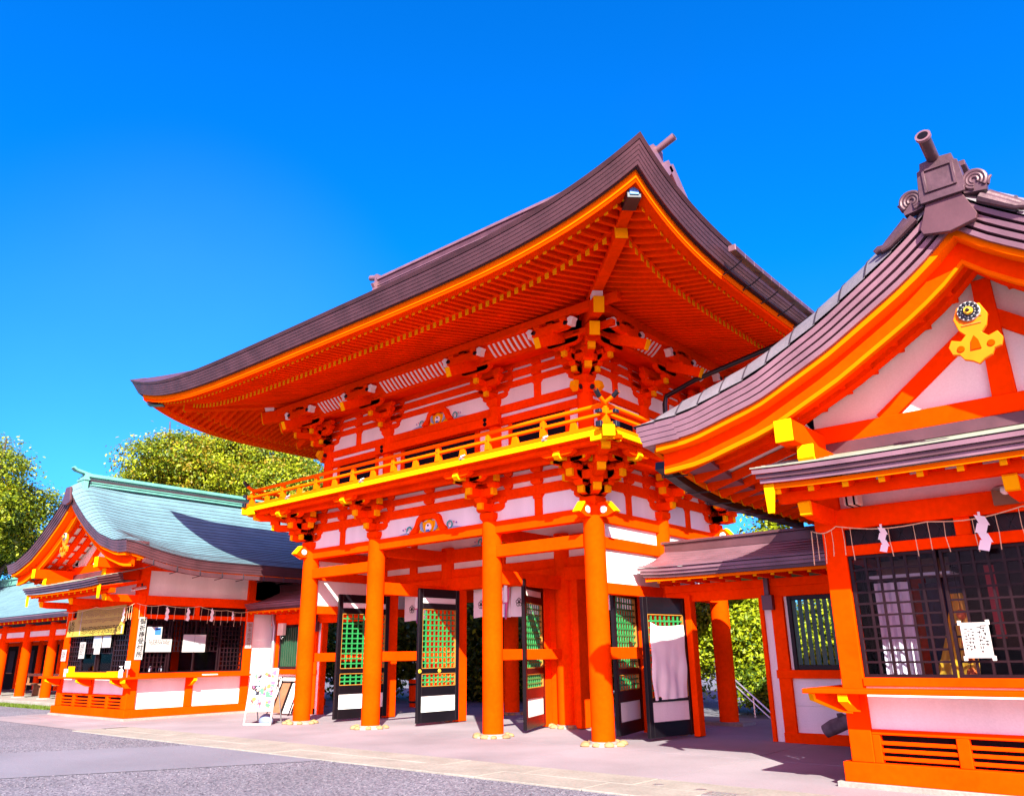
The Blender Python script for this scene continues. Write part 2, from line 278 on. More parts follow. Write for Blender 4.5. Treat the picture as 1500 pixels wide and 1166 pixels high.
# ------------------------------------------------------------------ the two-storey gate
T = 8.161; GX, GY, LX, LY = -T / 2, 2.24, T / 2 + 3.35, 2.24 + 3.35
CX = [-8.161, -5.778, -2.383, 0.0]; CY = [0.0, 2.24, 4.48]
gate = thing('tower_gate', 'tall two storey vermilion gate with sweeping brown eaves and a railed balcony', 'gate', (GX, GY, 0))
sten = MB()
for i, x in enumerate(CX):
    for j, y in enumerate(CY):
        b = MB(); b.cyl((x, y, 0.06), (x, y, 3.84), 0.19, 0.186, VERM, 40); b.build('column', gate, smooth=True)
        b = MB()
        if j < 2 or i < 3:
            R = random.Random(i * 7 + j); b.cyl((x, y, -0.05), (x, y, 0.035), 0.36, 0.33, STN, 24); n = 9
            for k in range(n):
                a = 2 * math.pi * (k + R.uniform(-.2, .2)) / n; rr = R.uniform(0.30, 0.36); q = R.uniform(0.055, 0.085)
                b.ball((x + rr * math.cos(a), y + rr * math.sin(a), 0.02), q, STO, 8, (1.1, 1.1, 0.75))
            b.cyl((x, y, 0.0), (x, y, 0.062), 0.24, 0.22, STN, 24)
        else: b.box(x - .42, x + .42, y - .3, y + .3, -.05, .065, STN)
        b.build('stone_plinth', gate, smooth=True)
def G(name, boxes, m, bev=0.008):
    for q in boxes: b = MB(); b.box(*q, m); o = b.build(name, gate, bev)
    return o
# front and rear rows
for yy, sg in ((0.0, -1), (4.48, 1)):
    for i in range(3): G('tie_beam', [(CX[i], CX[i + 1], yy - .085, yy + .085, 3.61, 3.838)], VERM)
    for i in (0, 2): G('tie_beam', [(CX[i], CX[i + 1], yy - .08, yy + .08, 3.16, 3.385)], VERM)
    for i in range(3):
        x0, x1 = CX[i], CX[i + 1]
        G('frieze_panel', [(x0, x1, yy - .02, yy + .02, 3.838, 4.75)], PLAS, 0)
        for z0, z1 in ((4.22, 4.41), (4.51, 4.645), (4.735, 4.8)): G('frieze_beam', [(x0, x1, yy - .06, yy + .06, z0, z1)], VERM)
        xm = (x0 + x1) / 2
        if i != 1: G('frieze_strut', [(xm - .09, xm + .09, yy - .05, yy + .05, 3.838, 4.22)], VERM)
        for z in (4.41, 4.645): b = MB(); b.frus(xm, yy, z, z + .04, .09, .12, VERM); b.box(xm - .12, xm + .12, yy - .12, yy + .12, z + .04, z + .1, VERM); b.build('frieze_block', gate, 0.004)
        if i != 1: b = MB(); b.box(xm - .1, xm + .1, yy - .075, yy + .075, 4.15, 4.22, VERM); b.build('frieze_block', gate, 0.004)
        # rounded inner corners of the white panels
        if i != 1:
            for s in (-1, 1): b = MB(); b.prism([(0, 0), (s * .06, 0), (0, -.06)], (xm + s * .09, yy, 4.22), X, Z, Y, .07, VERM); b.build('frieze_corner', gate)
# sides
for xx in (CX[0], CX[3]):
    for j in range(2):
        y0, y1 = CY[j], CY[j + 1]
        for z0, z1, hw in ((2.37, 2.56, .075), (3.14, 3.345, .075), (3.59, 3.82, .085)): G('tie_beam', [(xx - hw, xx + hw, y0, y1, z0, z1)], VERM)
        G('side_wall_panel', [(xx - .02, xx + .02, y0, y1, 2.56, 3.14), (xx - .02, xx + .02, y0, y1, 3.345, 3.59)], PLAS, 0)
        G('frieze_panel', [(xx - .02, xx + .02, y0, y1, 3.82, 4.75)], PLAS, 0)
        for z0, z1 in ((4.22, 4.41), (4.51, 4.645), (4.735, 4.8)): G('frieze_beam', [(xx - .06, xx + .06, y0, y1, z0, z1)], VERM)
        ym = (y0 + y1) / 2; G('frieze_strut', [(xx - .05, xx + .05, ym - .09, ym + .09, 3.82, 4.22)], VERM)
        for z in (4.41, 4.645): b = MB(); b.frus(xx, ym, z, z + .04, .09, .12, VERM); b.box(xx - .12, xx + .12, ym - .12, ym + .12, z + .04, z + .1, VERM); b.build('frieze_block', gate, 0.004)
        for s in (-1, 1): b = MB(); b.prism([(0, 0), (s * .06, 0), (0, -.06)], (xx, ym + s * .09, 4.22), Y, Z, X, .07, VERM); b.build('frieze_corner', gate)
# inner cross beams, rails, middle row
for xx in CX[1:3]:
    for j in range(2):
        G('cross_beam', [(xx - .075, xx + .075, CY[j], CY[j + 1], 2.68, 2.94)], VERM); G('cross_beam', [(xx - .07, xx + .07, CY[j], CY[j + 1], 3.5, 3.75)], VERM)
for xx in CX: G('waist_rail', [(xx - .05, xx + .05, .1, 2.1, 1.305, 1.5)], VERM)
for i in range(3):
    x0, x1 = CX[i], CX[i + 1]; q = .17; c = (x0 + x1) / 2
    G('lintel_beam', [(x0, x1, 2.1, 2.38, 2.85, 3.13)], VERM); G('upper_board', [(x0, x1, 2.17, 2.3, 3.133, 3.34)], VERM)
    G('inner_frieze_panel', [(x0, x1, 2.22, 2.26, 3.34, 4.7)], PLAS, 0)
    for z0, z1 in ((3.49, 3.8), (4.2, 4.4)): G('frieze_beam', [(x0, x1, 2.15, 2.33, z0, z1)], VERM)
    G('frieze_strut', [(c - .12, c + .12, 2.16, 2.32, 3.342, 3.49)], VERM); G('frieze_strut', [(c - .1, c + .1, 2.17, 2.31, 3.803, 4.197)], VERM)
    for s, xc in ((1, x0), (-1, x1)):
        G('door_jamb', [(xc + s * .37, xc + s * .50, 2.02, 2.34, 0.02, 2.85)], VERM); G('jamb_board', [(xc + s * .15, xc + s * .37, 2.21, 2.27, .02, 2.85)], VERM)
for i in range(3):
    x0, x1 = CX[i], CX[i + 1]
    for z0, z1 in ((2.75, 3.0), (3.5, 3.8)): G('tie_beam', [(x0, x1, 4.40, 4.56, z0, z1)], VERM)
b = MB(); b.box(CX[0] + .1, CX[3] - .1, .1, 4.38, 4.70, 4.745, VERM)
for k in range(26): b.box(CX[0] + .3 + k * .3, CX[0] + .36 + k * .3, .1, 4.38, 4.64, 4.70, VERM)
b.build('ceiling', gate)
# carved frog-leg struts, back to front
def frogleg(cx, y, z, s, parent, m2=None):
    b = MB(); out = [(-.55, 0), (-.50, .06), (-.40, .14), (-.33, .30), (-.25, .36), (.25, .36), (.33, .30), (.40, .14), (.50, .06), (.55, 0)]
    inn = [(.36, 0), (.30, .10), (.24, .21), (.14, .26), (-.14, .26), (-.24, .21), (-.30, .10), (-.36, 0)]
    k = len(out)
    for a in range(len(out) - 1):
        pa, pb = out[a], out[a + 1]; ia, ib = inn[::-1][min(a, 7)], inn[::-1][min(a + 1, 7)]
        ia = inn[::-1][max(0, min(7, a - 1))]; ib = inn[::-1][max(0, min(7, a))]
        poly = [pa, pb, ib, ia] if ia != ib else [pa, pb, ib]
        b.prism([(p[0] * s, p[1] * s) for p in poly], (cx, y, z), X, Z, Y, .12, VERM)
    o = b.build('carved_strut', parent)
    b = MB(); b.prism([(-.33 * s, 0), (.33 * s, 0), (.22 * s, .22 * s), (-.22 * s, .22 * s)], (cx, y + .02, z), X, Z, Y, .03, YEL)
    dk = lambda px, pz, r, mm, yy: b.cyl((cx + px * s, y + yy, z + pz * s), (cx + px * s, y + yy - .012, z + pz * s), r * s, r * s, mm, 14)
    for sd in (-1, 1):
        b.prism([(sd * .14 * s, 0), (sd * .24 * s, .05 * s), (sd * .27 * s, .17 * s), (sd * .21 * s, .24 * s), (sd * .20 * s, .12 * s)], (cx, y - .01, z), X, Z, Y, .03, LBLUE)
    dk(0, .13, .125, YEL, -.005); dk(0, .09, .085, WPNT, -.02); b.prism([(-.06 * s, 0), (-.02 * s, .05 * s), (0, 0), (.02 * s, .05 * s), (.06 * s, 0)], (cx, y - .045, z), X, Z, Y, .02, BLUE); dk(0, .13, .02, INK, -.036)
    b.build('crest_carving', o)
    for sd in (-1, 1):
        b = MB()
        b.prism([(sd * .55 * s, 0), (sd * .98 * s, 0), (sd * .80 * s, .035 * s), (sd * .55 * s, .06 * s)], (cx, y + .01, z), X, Z, Y, .03, LBLUE)
        pts = [(cx + sd * (.60 + .07 * math.cos(t)) * s, y - .01, z + (.09 + .07 * math.sin(t)) * s) for t in np.linspace(-1.5, 3.6, 12)]
        b.tube(pts, .016 * s, TEAL, 6)
        b.ball((cx + sd * .62 * s, y - .01, z + .05 * s), .03 * s, WPNT, 8)
        for q in range(2): b.ball((cx + sd * (.72 + .07 * q) * s, y - .01, z + (.13 - .02 * q) * s), .018 * s, PURP if q else PINK, 6)
        b.build('wave_carving', o)
frogleg(GX, -.05, 3.838, 1.0, gate); frogleg(GX, 2.1, 3.8, .9, gate)
# elephant-nose beam ends at the front corners
def nose(px, py, dx, dy, z, parent, s=1.0):
    d = Vector((dx, dy, 0)); n = Vector((-dy, dx, 0)); b = MB()
    b.prism([(.10, -.11), (.34, -.12), (.46, -.07), (.50, -.05), (.33, .13), (.10, .13)], (px, py, z), d, Z, n, .15, VERM)
    b.prism([(.485, -.062), (.515, -.045), (.345, .145), (.32, .13)], (px, py, z), d, Z, n, .152, YEL)
    for sd in (-1, 1):
        c = Vector((px, py, z)) + d * .27 + n * sd * .075; b.cyl(c, c + n * sd * .02, .065, .06, WPNT, 16); b.cyl(c + n * sd * .02, c + n * sd * .025, .035, .035, LBLUE, 12)
    b.build('beam_nose', parent)
for px, sx in ((CX[3], 1), (CX[0], -1)):
    for py, sy in ((0.0, -1), (4.48, 1)): nose(px, py, sx, 0, 3.76, gate); nose(px, py, 0, sy, 3.76, gate)
# ------------------------------------------------------------------ bracket sets
def arm(b, p, d, h0, h1, z, w=.125, h=.15, y0=False, y1=False, mt=None):
    """bracket arm along d from -h0 to +h1 with boat-shaped ends"""
    p = Vector(p); d = Vector(d); n = Vector((-d.y, d.x, 0)); m = mt or VERM
    b.prism([(-h0, -h * .05), (-h0 + .05, -h * .35), (-h0 + .13, -h / 2), (h1 - .13, -h / 2), (h1 - .05, -h * .35), (h1, -h * .05), (h1, h / 2), (-h0, h / 2)], (p.x, p.y, z), d, Z, n, w, m)
    for f, e in ((y0, -h0), (y1, h1)):
        if f:
            sg = 1 if e > 0 else -1
            b.prism([(e - sg * .05, -h * .37), (e + sg * .014, -h * .30), (e + sg * .014, h / 2 + .002), (e - sg * .05, h / 2 + .002)], (p.x, p.y, z), d, Z, n, w + .004, YEL)
def block(b, x, y, z, a=.095, h=.1, m=None): b.frus(x, y, z, z + h * .4, a * .72, a, m or VERM); b.box(x - a, x + a, y - a, y + a, z + h * .4, z + h, m or VERM)
def bracket_low(b, n, t, corner=False):
    n = Vector(n); t = Vector(t); st = .32
    for k in range(3):
        z = .27 + .245 * k; out = st * (k + 1)
        arm(b, (0, 0, 0), n, .25, out + .03, z, y1=True)
        q = n * out
        block(b, q.x, q.y, z + .068)
        arm(b, (0, 0, 0), t, .36 if k == 0 else .52, .36 if k == 0 else .52, z)
        for j in range(1, k + 1): arm(b, n * st * j, t, .36 + .07 * (k - j), .36 + .07 * (k - j), z, y0=True, y1=True)
        if k == 2:
            arm(b, n * .64, t, .42, .42, z)
            for e_ in (-.36, 0, .36): q_ = n * .64 + t * e_; block(b, q_.x, q_.y, z + .068)
            arm(b, n * .94, t, .34, .34, z + .03, h=.11)
        for s in (-1, 1):
            for c in (0, 1):
                e = (t * s * (.33 if k == 0 else .48)) if c == 0 else (n * st * k + t * s * .34)
                if c == 1 and k == 0: continue
                block(b, e.x, e.y, z + .068)
        block(b, 0, 0, z + .068)
    # beak nose above the third tier
    b.prism([(.70, -.06), (.98, -.06), (1.06, .0), (1.03, .06), (.70, .06)], (0, 0, .905), n, Z, t, .16, YEL)
    b.prism([(.99, -.08), (1.05, -.02), (1.01, .07), (.80, .07), (.80, -.08)], (0, 0, .765), n, Z, t, .130, YEL)
def diag(b, d, steps, z0, dz, st, yellow=True, w=.14):
    d = Vector(d).normalized()
    for k in range(steps):
        z = z0 + dz * k; out = st * (k + 1) * 1.414 + .06; arm(b, (0, 0, 0), d, .2, out, z, w=w, h=.15, y1=True)
        n = Vector((-d.y, d.x, 0)); q = d * (out - .06)
        for zz, a in ((z + .075, .10),): b.prism([(-a, -a), (a, -a), (a, a), (-a, a)], (q.x, q.y, zz + .05), d, n, Z, .1, VERM)
def daito(b, s=.17): b.frus(0, 0, 0, .07, s * .72, s, VERM); b.box(-s, s, -s, s, .07, .17, VERM)
b = MB(); daito(b); bracket_low(b, (0, -1, 0), (1, 0, 0)); low0 = b.build('bracket_set', gate, 0.004, loc=(CX[1], 0, 3.84))
copy(low0, gate, (CX[2], 0, 3.84)); copy(low0, gate, (CX[1], 4.48, 3.84), math.pi); copy(low0, gate, (CX[2], 4.48, 3.84), math.pi)
copy(low0, gate, (0, 2.24, 3.84), math.pi / 2); copy(low0, gate, (CX[0], 2.24, 3.84), -math.pi / 2)
b = MB(); daito(b); bracket_low(b, (0, -1, 0), (1, 0, 0)); bracket_low(b, (1, 0, 0), (0, 1, 0)); diag(b, (1, -1, 0), 3, .27, .245, .32)
b.prism([(1.1, -.07), (1.5, -.07), (1.58, 0), (1.55, .07), (1.1, .07)], (0, 0, .90), Vector((1, -1, 0)).normalized(), Z, Vector((1, 1, 0)).normalized(), .17, YEL)
lowc = b.build('corner_bracket_set', gate, 0.004, loc=(0, 0, 3.84))
copy(lowc, gate, (0, 4.48, 3.84), math.pi / 2); copy(lowc, gate, (CX[0], 4.48, 3.84), math.pi); copy(lowc, gate, (CX[0], 0, 3.84), -math.pi / 2)
# ------------------------------------------------------------------ balcony
BO = 1.16; bx0, bx1, by0, by1 = CX[0] - BO, BO, -BO, 4.48 + BO
bal = None
b = MB()
for (x0, x1, y0, y1) in ((bx0 + .03, bx1 - .03, by0 + .03, .22), (bx0 + .03, bx1 - .03, 4.26, by1 - .03), (bx0 + .03, CX[0] + .22, .22, 4.26), (-.22, bx1 - .03, .22, 4.26)): b.box(x0, x1, y0, y1, 4.735, 4.80, VERM)
bal = b.build('balcony_floor', gate)
b = MB(); k = bx0
while k < bx1 - .05:                                                  # plank ends in yellow along the edge
    e = min(k + .30, bx1); b.box(k + .003, e - .003, by0, by0 + .30, 4.745, 4.84, YEL); b.box(k + .003, e - .003, by1 - .30, by1, 4.745, 4.84, YEL); k += .30
k = by0 + .30
while k < by1 - .35:
    e = min(k + .30, by1 - .30); b.box(bx0, bx0 + .3, k + .003, e - .003, 4.745, 4.84, YEL); b.box(bx1 - .3, bx1, k + .003, e - .003, 4.745, 4.84, YEL); k += .30
for px, sx in ((bx1, 1), (bx0, -1)):
    for py, sy in ((by0, -1), (by1, 1)):
        d = Vector((sx, sy, 0)).normalized(); n = Vector((-d.y, d.x, 0)); b.prism([(-.5, -.09), (.06, -.09), (.06, .09), (-.5, .09)], (px, py, 4.77), d, Z, n, .20, YEL)
        b.box(px - sx * .35, px - sx * .02, py + sy * .012, py - sy * .05, 4.66, 4.745, YEL); b.box(px + sx * .012, px - sx * .05, py - sy * .35, py - sy * .06, 4.66, 4.745, YEL)
b.build('floor_edge_boards', bal, 0.004)
def loopbeam(o, w, z0, z1, m):
    b = MB(); a0, a1, c0, c1 = CX[0] - o, o, -o, 4.48 + o; h = w / 2
    b.box(a0 - .3, a1 + .3, c0 - h, c0 + h, z0, z1, m); b.box(a0 - .3, a1 + .3, c1 - h, c1 + h, z0, z1, m)
    b.box(a0 - h, a0 + h, c0 + h, c1 - h, z0, z1, m); b.box(a1 - h, a1 + h, c0 + h, c1 - h, z0, z1, m); return b
loopbeam(.66, .14, 4.60, 4.735, VERM).build('balcony_beam', gate, 0.006)
b = loopbeam(.96, .12, 4.66, 4.735, VERM); b.build('balcony_beam', gate, 0.006)
# railing
RO = 1.06
for axis, s in (('x', -1), ('y', 1), ('y', -1), ('x', 1)):
    def rp(t, z, o=RO):
        if axis == 'x': return Vector((CX[0] - o + t * (T + 2 * o), (-o if s < 0 else 4.48 + o), z))
        return Vector(((o if s > 0 else CX[0] - o), -o + t * (4.48 + 2 * o), z))
    L = (T if axis == 'x' else 4.48) + 2 * RO; ex = .16 / L
    for nm, z, w, h in (('ground_rail', 4.885, .09, .085), ('middle_rail', 5.10, .085, .05)):
        b = MB(); b.beam(rp(-ex, z), rp(1 + ex, z), w, h, RAIL)
        for e in (0, 1): b.beam(rp(-ex - .07 / L if e == 0 else 1 + ex, z), rp(-ex if e == 0 else 1 + ex + .07 / L, z), w + .012, h + .012, DMET)
        b.build(nm, bal, 0.006)
    b = MB(); pts = [rp(t, 5.255 + .10 * max(0, (abs(t - .5) - .485) / (.015 + ex)) ** 2) for t in [-ex - .1 / L, -ex, 0, .01, .02, .3, .5, .7, .98, .99, 1, 1 + ex, 1 + ex + .1 / L]]
    b.tube(pts, .038, RAIL, 12); b.tube(pts[:2], .042, DMET, 12); b.tube(pts[-2:], .042, DMET, 12); b.build('top_rail', bal, smooth=True)
    n = 8 if axis == 'x' else 5
    for k in range(n + 1):
        if axis == 'y' and k in (0, n): continue
        t = k / n; p = rp(t, 0); b = MB(); b.frus(p.x, p.y, 4.927, 5.20, .055, .042, RAIL); b.cyl((p.x, p.y, 5.20), (p.x, p.y, 5.225), .05, .03, RAIL, 12); q = rp(t, 5.1)
        d = Vector((0, s, 0)) if axis == 'x' else Vector((s, 0, 0))
        b.cyl(q + d * .045, q + d * .056, .014, .012, INK, 8)
        b.build('rail_post', bal, 0.004)
        if k < n:
            p = rp(t + .5 / n, 0); b = MB(); dd = X if axis == 'x' else Y
            b.prism([(-.085, 4.927), (.085, 4.927), (.05, 5.075), (-.05, 5.075)], (p.x, p.y, 0), dd, Z, dd.cross(Z), .05, RAIL); b.build('rail_strut', bal, 0.004)
# floodlights clipped to the balcony edge
for i, px in enumerate((-7.63, -5.0, -2.1, -.15)):
    fl = thing('floodlight', ['small floodlight clamped to the balcony edge nearest the left corner', 'small floodlight clamped to the balcony edge left of the carved crest', 'small floodlight clamped to the balcony edge above the third column', 'small floodlight clamped to the balcony edge nearest the right corner'][i], 'lamp', (px, -1.2, 4.84), 'floodlights on the balcony edge')
    b = MB(); b.box(px - .03, px + .03, -1.18, -1.06, 4.84, 4.875, GREY); b.cyl((px, -1.12, 4.87), (px, -1.12, 4.91), .012, .012, DMET, 8); b.build('clamp', fl)
    b = MB(); b.cyl((px - .015, -1.15, 4.895), (px + .045, -1.1, 4.93), .024, .016, GREY, 12); b.build('lamp_head', fl)
# ------------------------------------------------------------------ upper storey
UI = .22; UX = [CX[0] + UI, -5.72, -2.44, -UI]; UY = [UI, 2.24, 4.48 - UI]
for i, x in enumerate(UX):
    for j, y in enumerate(UY):
        if 0 < i < 3 and j == 1: continue
        b = MB(); b.cyl((x, y, 4.80), (x, y, 6.22), .15, .15, VERM, 28); b.build('upper_column', gate, smooth=True)
def wallrun(p0, p1, outn, kind):
    p0 = Vector(p0); p1 = Vector(p1); d = (p1 - p0).normalized(); L = (p1 - p0).length; n = Vector(outn)
    def bx(name, a, c, z0, z1, hw, m, o=0.0, bev=.006, bb=None):
        q = bb or MB(); A = p0 + d * a + n * o; B = p0 + d * c + n * o
        q.hexa([A - n * hw + Z * z0, B - n * hw + Z * z0, B + n * hw + Z * z0, A + n * hw + Z * z0, A - n * hw + Z * z1, B - n * hw + Z * z1, B + n * hw + Z * z1, A + n * hw + Z * z1], m)
        return None if bb else q.build(name, gate, bev)
    bx('upper_wall_panel', 0, L, 4.80, 7.25, .015, PLAS, 0, 0)
    for z0, z1, o in ((6.05, 6.22, .06), (5.80, 5.965, .075), (4.80, 4.98, .075), (6.55, 6.68, .05), (6.74, 6.895, .05), (6.955, 7.20, .05)): bx('upper_wall_beam', 0, L, z0, z1, o, VERM)
    m = L / 2
    if kind == 'centre': bx('upper_doorway', .5, L - .5, 4.98, 5.80, .03, DARK)
    else: bx('upper_shutter', .42, L - .42, 5.05, 5.80, .03, DARK)
    if kind == 'centre':
        bx('long_batten', -.25, L + .25, 5.79, 5.975, .05, VERM, .19)
        for a in (-.10, L + .10 - .3):
            for z in (5.845, 5.935): c = p0 + d * (a + .1) + n * .24 + Z * z; b = MB(); b.ball(c, .045, INK, 10); b.build('batten_boss', gate, smooth=True)
        for a in (.5, L - .5): bx('door_post', a - .06, a + .06, 4.98, 5.80, .06, VERM)
    else:
        for a in (.40, L - .40): bx('window_post', a - .05, a + .05, 4.98, 5.80, .05, VERM)
        bx('upper_frieze_strut', m - .085, m + .085, 6.22, 6.55, .045, VERM)
        for s in (-1, 1): c = p0 + d * (m + s * .085); b = MB(); b.prism([(0, 0), (s * .06, 0), (0, -.06)], (c.x, c.y, 6.55), d, Z, n, .06, VERM); b.build('upper_frieze_corner', gate)
        for z in (6.68, 6.895): bx('upper_frieze_block', m - .10, m + .10, z, z + .065, .10, VERM)
for i in range(3):
    wallrun((UX[i], UI, 0), (UX[i + 1], UI, 0), (0, -1, 0), 'centre' if i == 1 else 'side'); wallrun((UX[i], 4.26, 0), (UX[i + 1], 4.26, 0), (0, 1, 0), 'centre' if i == 1 else 'side')
for j in range(2):
    wallrun((-UI, UY[j], 0), (-UI, UY[j + 1], 0), (1, 0, 0), 'side'); wallrun((UX[0], UY[j], 0), (UX[0], UY[j + 1], 0), (-1, 0, 0), 'side')
frogleg(GX, UI - .06, 6.22, .86, gate)
for px, sx in ((UX[3], 1), (UX[0], -1)):
    for py, sy in ((UY[0], -1), (UY[2], 1)):
        for d in ((sx, 0), (0, sy)):
            dv = Vector((d[0], d[1], 0)); n = Vector((-dv.y, dv.x, 0)); b = MB()
            b.prism([(.1, -.08), (.30, -.10), (.40, -.02), (.36, .07), (.1, .09)], (px, py, 6.12), dv, Z, n, .11, VERM); b.prism([(.30, -.11), (.41, -.03), (.37, .085), (.26, .10)], (px, py, 6.12), dv, Z, n, .115, YEL)
            for sd in (-1, 1): c = Vector((px, py, 6.11)) + dv * .22 + n * sd * .056; b.cyl(c, c + n * sd * .02, .05, .05, DMET, 12)
            b.build('beam_nose', gate)
def bracket_up(b, n, t):
    n = Vector(n); t = Vector(t); st = .30
    for k in range(3):
        z = .22 + .21 * k; out = st * (k + 1)
        if k < 2: arm(b, (0, 0, 0), n, .2, out + .03, z, w=.10, h=.12, y1=True)
        q = n * out; block(b, q.x, q.y, z + .062, .075, .09)
        arm(b, (0, 0, 0), t, .34 if k == 0 else .46, .34 if k == 0 else .46, z, w=.10, h=.12)
        for j in range(1, k + 1): arm(b, n * st * j, t, .36 + .06 * (k - j), .36 + .06 * (k - j), z, w=.11, h=.13)
        if k == 2: arm(b, n * .60, t, .40, .40, z + .02, w=.11, h=.13)
        for s in (-1, 1):
            e = t * s * (.31 if k == 0 else .42); block(b, e.x, e.y, z + .062, .075, .09)
            if k: e = n * st * k + t * s * .33; block(b, e.x, e.y, z + .062, .075, .09)
        block(b, 0, 0, z + .062, .075, .09)
    a = n * .3 + Z * .90; c = n * 1.40 + Z * .42                       # sloping tail rafter with yellow end
    b.beam(a, c, .12, .19, VERM); d = (c - a).normalized(); b.beam(c, c + d * .015, .122, .192, YEL)
    q = n * .98; block(b, q.x, q.y, .66, .075, .09)
    arm(b, q, t, .46, .46, .80, w=.12, h=.15)
    for s in (-1, 1):
        e = q + t * s * .46; b.prism([(-.05, -.07), (.04, -.09), (.06, .0), (.10, .05), (.02, .09), (-.05, .07)], (e.x, e.y, .83), t * s, Z, n, .13, WPNT)
        e2 = q + t * s * .36; c0 = e2 + n * .055 + Z * .82
        for g in range(3): b.cyl(c0 + t * s * g * .022 + n * .0, c0 + t * s * g * .022 + n * .022, .045 - g * .01, .04 - g * .01, DMET, 10)
        for r in (0.0, .3): e3 = q + t * s * r; block(b, e3.x, e3.y, .865, .07, .08)
daito2 = lambda b: daito(b, .15)
b = MB(); daito2(b); bracket_up(b, (0, -1, 0), (1, 0, 0)); up0 = b.build('eave_bracket_set', gate, 0.004, loc=(UX[1], UY[0], 6.22))
copy(up0, gate, (UX[2], UY[0], 6.22)); copy(up0, gate, (UX[1], UY[2], 6.22), math.pi); copy(up0, gate, (UX[2], UY[2], 6.22), math.pi)
copy(up0, gate, (UX[3], 2.24, 6.22), math.pi / 2); copy(up0, gate, (UX[0], 2.24, 6.22), -math.pi / 2)
b = MB(); daito2(b); bracket_up(b, (0, -1, 0), (1, 0, 0)); bracket_up(b, (1, 0, 0), (0, 1, 0)); diag(b, (1, -1, 0), 2, .22, .21, .30, w=.13)
dd = Vector((1, -1, 0)).normalized(); nn = Vector((1, 1, 0)).normalized()
for za, zb, l0, l1, hh in ((.88, .62, .35, 1.25, .24), (1.10, .86, .5, 1.72, .28)):
    a = dd * l0 + Z * za; c = dd * l1 + Z * zb; b.beam(a, c, .18, hh, VERM); d = (c - a).normalized(); b.beam(c, c + d * .018, .184, hh + .004, YEL)
b.prism([(1.45, -.10), (1.66, -.12), (1.72, .12), (1.45, .12)], dd * 0 + Z * 1.16, dd, Z, nn, .18, WPNT)
upc = b.build('corner_eave_bracket_set', gate, 0.004, loc=(UX[3], UY[0], 6.22))
copy(upc, gate, (UX[3], UY[2], 6.22), math.pi / 2); copy(upc, gate, (UX[0], UY[2], 6.22), math.pi); copy(upc, gate, (UX[0], UY[0], 6.22), -math.pi / 2)
# eave purlin ring and the ribbed coves
def ring(o, w, z0, z1, m, name):
    b = MB(); a0, a1, c0, c1 = UX[0] - o, UX[3] + o, UY[0] - o, UY[2] + o; h = w / 2
    b.box(a0 - .5, a1 + .5, c0 - h, c0 + h, z0, z1, m); b.box(a0 - .5, a1 + .5, c1 - h, c1 + h, z0, z1, m); b.box(a0 - h, a0 + h, c0 + h, c1 - h, z0, z1, m); b.box(a1 - h, a1 + h, c0 + h, c1 - h, z0, z1, m)
    b.build(name, gate, 0.006)
ring(.98, .13, 7.17, 7.32, VERM, 'eave_purlin'); ring(.62, .11, 6.92, 7.03, VERM, 'inner_purlin')
def cove(p0, p1, n):
    p0 = Vector(p0); p1 = Vector(p1); d = (p1 - p0).normalized(); n = Vector(n); L = (p1 - p0).length
    f = lambda a, s, o=0: p0 + d * a + n * (.66 + .27 * s - .05 * math.sin(math.pi * s) + o) + Z * (6.99 + .22 * s - .06 * math.sin(math.pi * s) - o * .6)
    b = MB(); b.grid(lambda u, v: f(u * L, v), 1, 6, VERM, n * -.02 + Z * .02); o = b.build('cove_panel', gate)
    k = int((L - 1.05) / .125)
    b = MB(); st = (L - (k - 1) * .125) / 2
    for i in range(k):
        a = st + i * .125
        b.grid(lambda u, v: f(a - .022 + u * .044, v * .98, .012), 1, 6, WPNT, n * -.02 + Z * .02)
    b.build('cove_ribs', o)
    b = MB()                                                            # strip of small soffit boards between wall and cove
    b.grid(lambda u, v: p0 + d * u * L + n * (.06 + .52 * v) + Z * (7.05 - .09 * v), 1, 1, VERM, Z * .02)
    b.build('soffit_board', gate)
for i in range(3): cove((UX[i], UI, 0), (UX[i + 1], UI, 0), (0, -1, 0)); cove((UX[i], 4.26, 0), (UX[i + 1], 4.26, 0), (0, 1, 0))
for j in range(2): cove((-UI, UY[j], 0), (-UI, UY[j + 1], 0), (1, 0, 0)); cove((UX[0], UY[j], 0), (UX[0], UY[j + 1], 0), (-1, 0, 0))
# ------------------------------------------------------------------ eaves of the gate
def rise(t): return .57 * min(1.0, abs(t)) ** 5
def ez(side, t, d, z):
    """height of something at distance d in from the eave edge and eave parameter t"""
    k = max(0.0, 1 - d / 3.4); s = 0.0 if side in (0, 2) else -.09 * (1 - abs(t) ** 4)
    return z + (rise(t) + s) * k
def epos(side, t, d):
    if side == 0: return (GX + t * (LX - d), GY - (LY - d))
    if side == 1: return (GX + (LX - d), GY + t * (LY - d))
    if side == 2: return (GX - t * (LX - d), GY + (LY - d))
    return (GX - (LX - d), GY - t * (LY - d))
TS = [math.sin(math.pi / 2 * (i / 22)) for i in range(-22, 23)]
def eave_loop(name, prof, m, parent, smooth=False):
    b = MB(); k = len(prof)
    for sd in range(4):
        vs = []
        for t in TS:
            for d, z in prof: x, y = epos(sd, t, d); vs.append((x, y, ez(sd, t, d, z)))
        fs = [(i * k + j, (i + 1) * k + j, (i + 1) * k + (j + 1) % k, i * k + (j + 1) % k) for i in range(len(TS) - 1) for j in range(k)]
        b.add(vs, fs, m)
    return b.build(name, parent, smooth=smooth)
zin = lambda d: 7.0 + (d - 1.05) * .225
zout = lambda d: 7.02 + (d - .45) * .13
